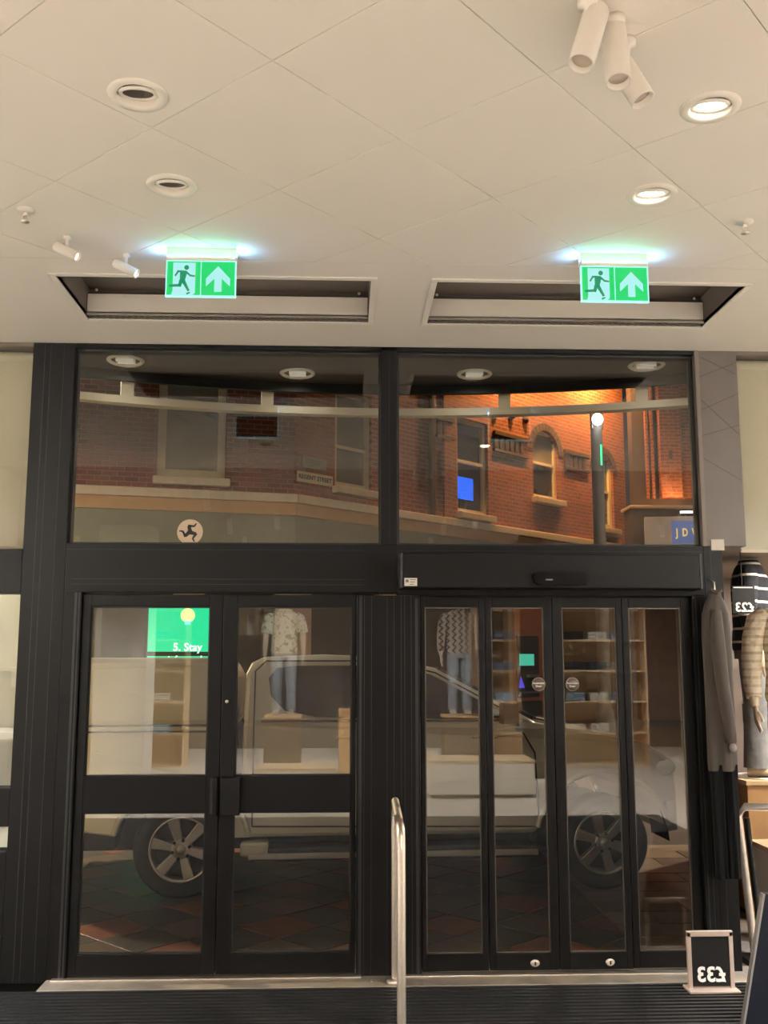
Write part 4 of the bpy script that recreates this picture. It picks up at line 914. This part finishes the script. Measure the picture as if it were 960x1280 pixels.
# street name signs
sg = empty('street_sign', on_rb(.545, 5.38, .03), radians(43.8)); B(-.50, .50, 0, .02, -.11, .11).build('plate', mk('sign_cream', (216, 202, 176), .6), sg, .004); text('lettering', 'REGENT STREET', .128, BLACK, sg, (0, -.002, 0), bold=.003); tag(sg, 'cream street name plate reading REGENT STREET on brick corner', 'sign')
sg = empty('street_sign', on_rb(.52, 5.70, .03), radians(43.8)); B(-.34, .34, 0, .02, -.12, .12).build('plate', mk('sign_grey', (136, 132, 118), .6), sg, .004)
for k, (w_, z_) in enumerate(((.25, .055), (.24, -.005), (.17, -.06))): B(-w_, w_-.08*k, -.003, 0, z_-.017, z_+.017).build('worn_lettering', mk('worn_print', (104, 100, 90), .7), sg)
tag(sg, 'worn grey plaque with faded lettering above the street name plate', 'plaque')
# floodlights on the side street wall
def floodlight(t, z, label, power, vis):
    r = empty('wall_floodlight', on_rb(t, z, 1.0), radians(43.8))
    B(-.14, .14, -.06, .06, -.10, .10).build('body', BLACK, r, .02); MB().tube([(0, 0, 0), (0, .50, -.05), (0, .98, -.05)], .025, 8).build('arm', BLACK, r)
    MB().ball((0, -.07, 0), (.13, .05, .10), 14, 8).build('lens', mk('flood_lens_%d' % vis, (255, 250, 240), .3, emit=(255, 246, 232), es=vis), r)
    MB().ball((0, .07, .04), (.11, .03, .07), 12, 6).build('rear_lens', mk('flood_amber', (255, 190, 90), .3, emit=(255, 170, 70), es=3), r)
    lamp('flood_beam', 'AREA', (0, .10, .05), power, (1, .50, .16), r, rot=(radians(45), 0, 0), shape='RECTANGLE', size=.5, size_y=.2)
    tag(r, label, 'floodlight', 'street floodlights')
floodlight(11.0, 10.2, 'amber floodlight high above the last arched window', FLOOD_W, 6)
floodlight(7.6, 10.2, 'amber floodlight high above the first arched window', FLOOD_W, 6)
lp = at(745, 526, 15.0); lq = empty('lamp_post', (lp.x, 15.0, -.1))
MB().tube([(0, 0, 0), (0, 0, 1.0), (0, 0, 1.05), (0, 0, lp.z+.35)], [.15, .14, .10, .09], 14).build('column', mk('matt_black', (14, 14, 14), .9), lq)
MB().ball((0, -.10, lp.z+.1), (.085, .05, .095), 14, 8).build('lamp', mk('post_lamp', (255, 250, 244), .3, emit=(255, 248, 238), es=40), lq)
B(-.10, .10, -.06, .0, lp.z-.05, lp.z+.25).build('lamp_back', BLACK, lq, .02); B(.03, .055, -.09, -.06, lp.z-.62, lp.z-.30).build('green_signal', mk('signal_green', (20, 200, 120), .3, emit=(10, 220, 130), es=1.6), lq)
lamp('post_beam', 'POINT', (0, -.22, lp.z+.1), 60, (1, .93, .84), lq, shadow_soft_size=.08)
tag(lq, 'dark lamp post with a dazzling white lamp in front of the terrace', 'lamp post')
# cash machine in its brown wall
am = empty('cash_machine', on_rb(7.72, 0, .02), radians(43.8))
B(-.46, 1.42, -.10, 0, 0, 3.7).build('surround', mk('brown_panel', (120, 76, 56), .55, var=.1), am); B(-.44, .50, -.14, -.10, .71, 2.26).build('fascia', mk('atm_grey', (46, 44, 42), .5), am, .02)
B(-.36, .26, -.146, -.14, 1.50, 1.79).build('display', mk('atm_screen', (40, 90, 80), .3, emit=(90, 220, 185), es=.7), am); MB().prism([(-.40, -.146, .95), (-.16, -.146, .95), (-.32, -.146, 1.24)], (0, .006, 0)).build('light', mk('atm_violet', (90, 80, 220), .3, emit=(90, 80, 240), es=.7), am)
B(-.06, .34, -.24, -.14, 1.20, 1.27).build('keypad', ALLOY, am); B(-.42, .42, -.18, -.14, .80, .86).build('cash_slot', ALLOY, am); B(-.44, .60, -.13, -.10, .25, .62).build('lower_panel', mk('atm_dark', (44, 44, 40), .5), am)
tag(am, 'cash machine with green display set in a brown wall opposite', 'cash machine')
# pub past the terrace
pb = empty('brick_pub', (8.2, 27.5, 0)); B(0, 3.4, 0, .4, 5.6, 10).build('wall', mk('dark_render', (72, 60, 54), .8), pb); B(0, 3.4, 0, .4, 0, 4.3).build('lower_wall', DBRK, pb)
for x0, x1, y_ in ((.72, 1.32, -.30), (.50, .57, -.16), (.36, .42, -.14), (1.40, 1.9, -.1)): B(x0, x1, y_, 0, 6.15, 10).build('pilaster', BR2, pb)
B(-.4, 3.4, -.9, 0, 5.75, 5.84).build('ledge', STONE, pb, .02); B(-.3, 3.4, -.8, 0, 4.3, 5.75).build('porch', mk('porch_grey', (90, 84, 78), .7), pb); B(.95, 1.05, -.315, -.30, 7.25, 7.5).build('air_brick', DBRK, pb)
lamp('pier_uplight', 'AREA', (1.02, -.75, 5.95), 24, (1, .5, .14), pb, rot=(radians(160), 0, 0), size=.3)
tag(pb, 'pub with an amber lit brick pier beyond the terrace', 'building')
sp_ = at(842, 664, 26.2); ss = empty('pub_sign', (sp_.x, 26.2, sp_.z), radians(-9))
B(-.75, 2.6, 0, .15, -.42, .40).build('panel', mk('sign_silver', (176, 172, 164), .4, emit=(190, 184, 172), es=.12), ss, .01); B(-.05, 2.6, -.02, 0, -.34, .28).build('blue_field', mk('sign_blue', (92, 116, 178), .4, emit=(96, 124, 190), es=.45), ss); B(-.78, 2.6, -.06, .16, -.47, -.42).build('lower_moulding', STONE, ss)
MB().tube([(.15, -.25, .48), (2.6, -.25, .48)], .03, 8).build('strip_lamp', mk('strip_white', (255, 255, 250), .4, emit=(255, 250, 240), es=3), ss); text('lettering', 'J  D  WETHERSPOON', .30, mk('sign_gold', (236, 206, 96), .4, emit=(240, 210, 100), es=.7), ss, (.06, -.03, -.05), align='LEFT', ext=.02, bold=.006).scale = (.66, 1, 1)
tag(ss, 'blue pub sign with gold letters J D WETHERSPOON under a strip lamp', 'sign')
# unseen street lamps, added to brighten the truck and the street
def added_street_lamp(x, y, label, power):
    r = empty('added_street_lamp', (x, y, -.1)); MB().tube([(0, 0, 0), (0, 0, 5.8)], [.08, .05], 12).build('column', BLACK, r); MB().tube([(0, 0, 5.8), (0, -.3, 6.1), (0, -.9, 6.15)], .04, 10).build('arm', BLACK, r)
    B(-.14, .14, -1.4, -.8, 6.08, 6.20).build('lantern', BLACK, r, .03); B(-.11, .11, -1.36, -.84, 6.06, 6.08).build('lens', mk('street_lens', (255, 230, 190), .3, emit=(255, 226, 180), es=8), r)
    lamp('street_beam', 'AREA', (0, -1.1, 6.03), power, (1, .80, .56), r, shape='RECTANGLE', size=.25, size_y=.5)
    tag(r, label, 'street lamp', 'added street lamps')
added_street_lamp(-6.5, 12.5, 'added street lamp on the near kerb to the left', STREET_W); added_street_lamp(7.5, 13.5, 'added street lamp on the near kerb to the right', STREET_W*.8)
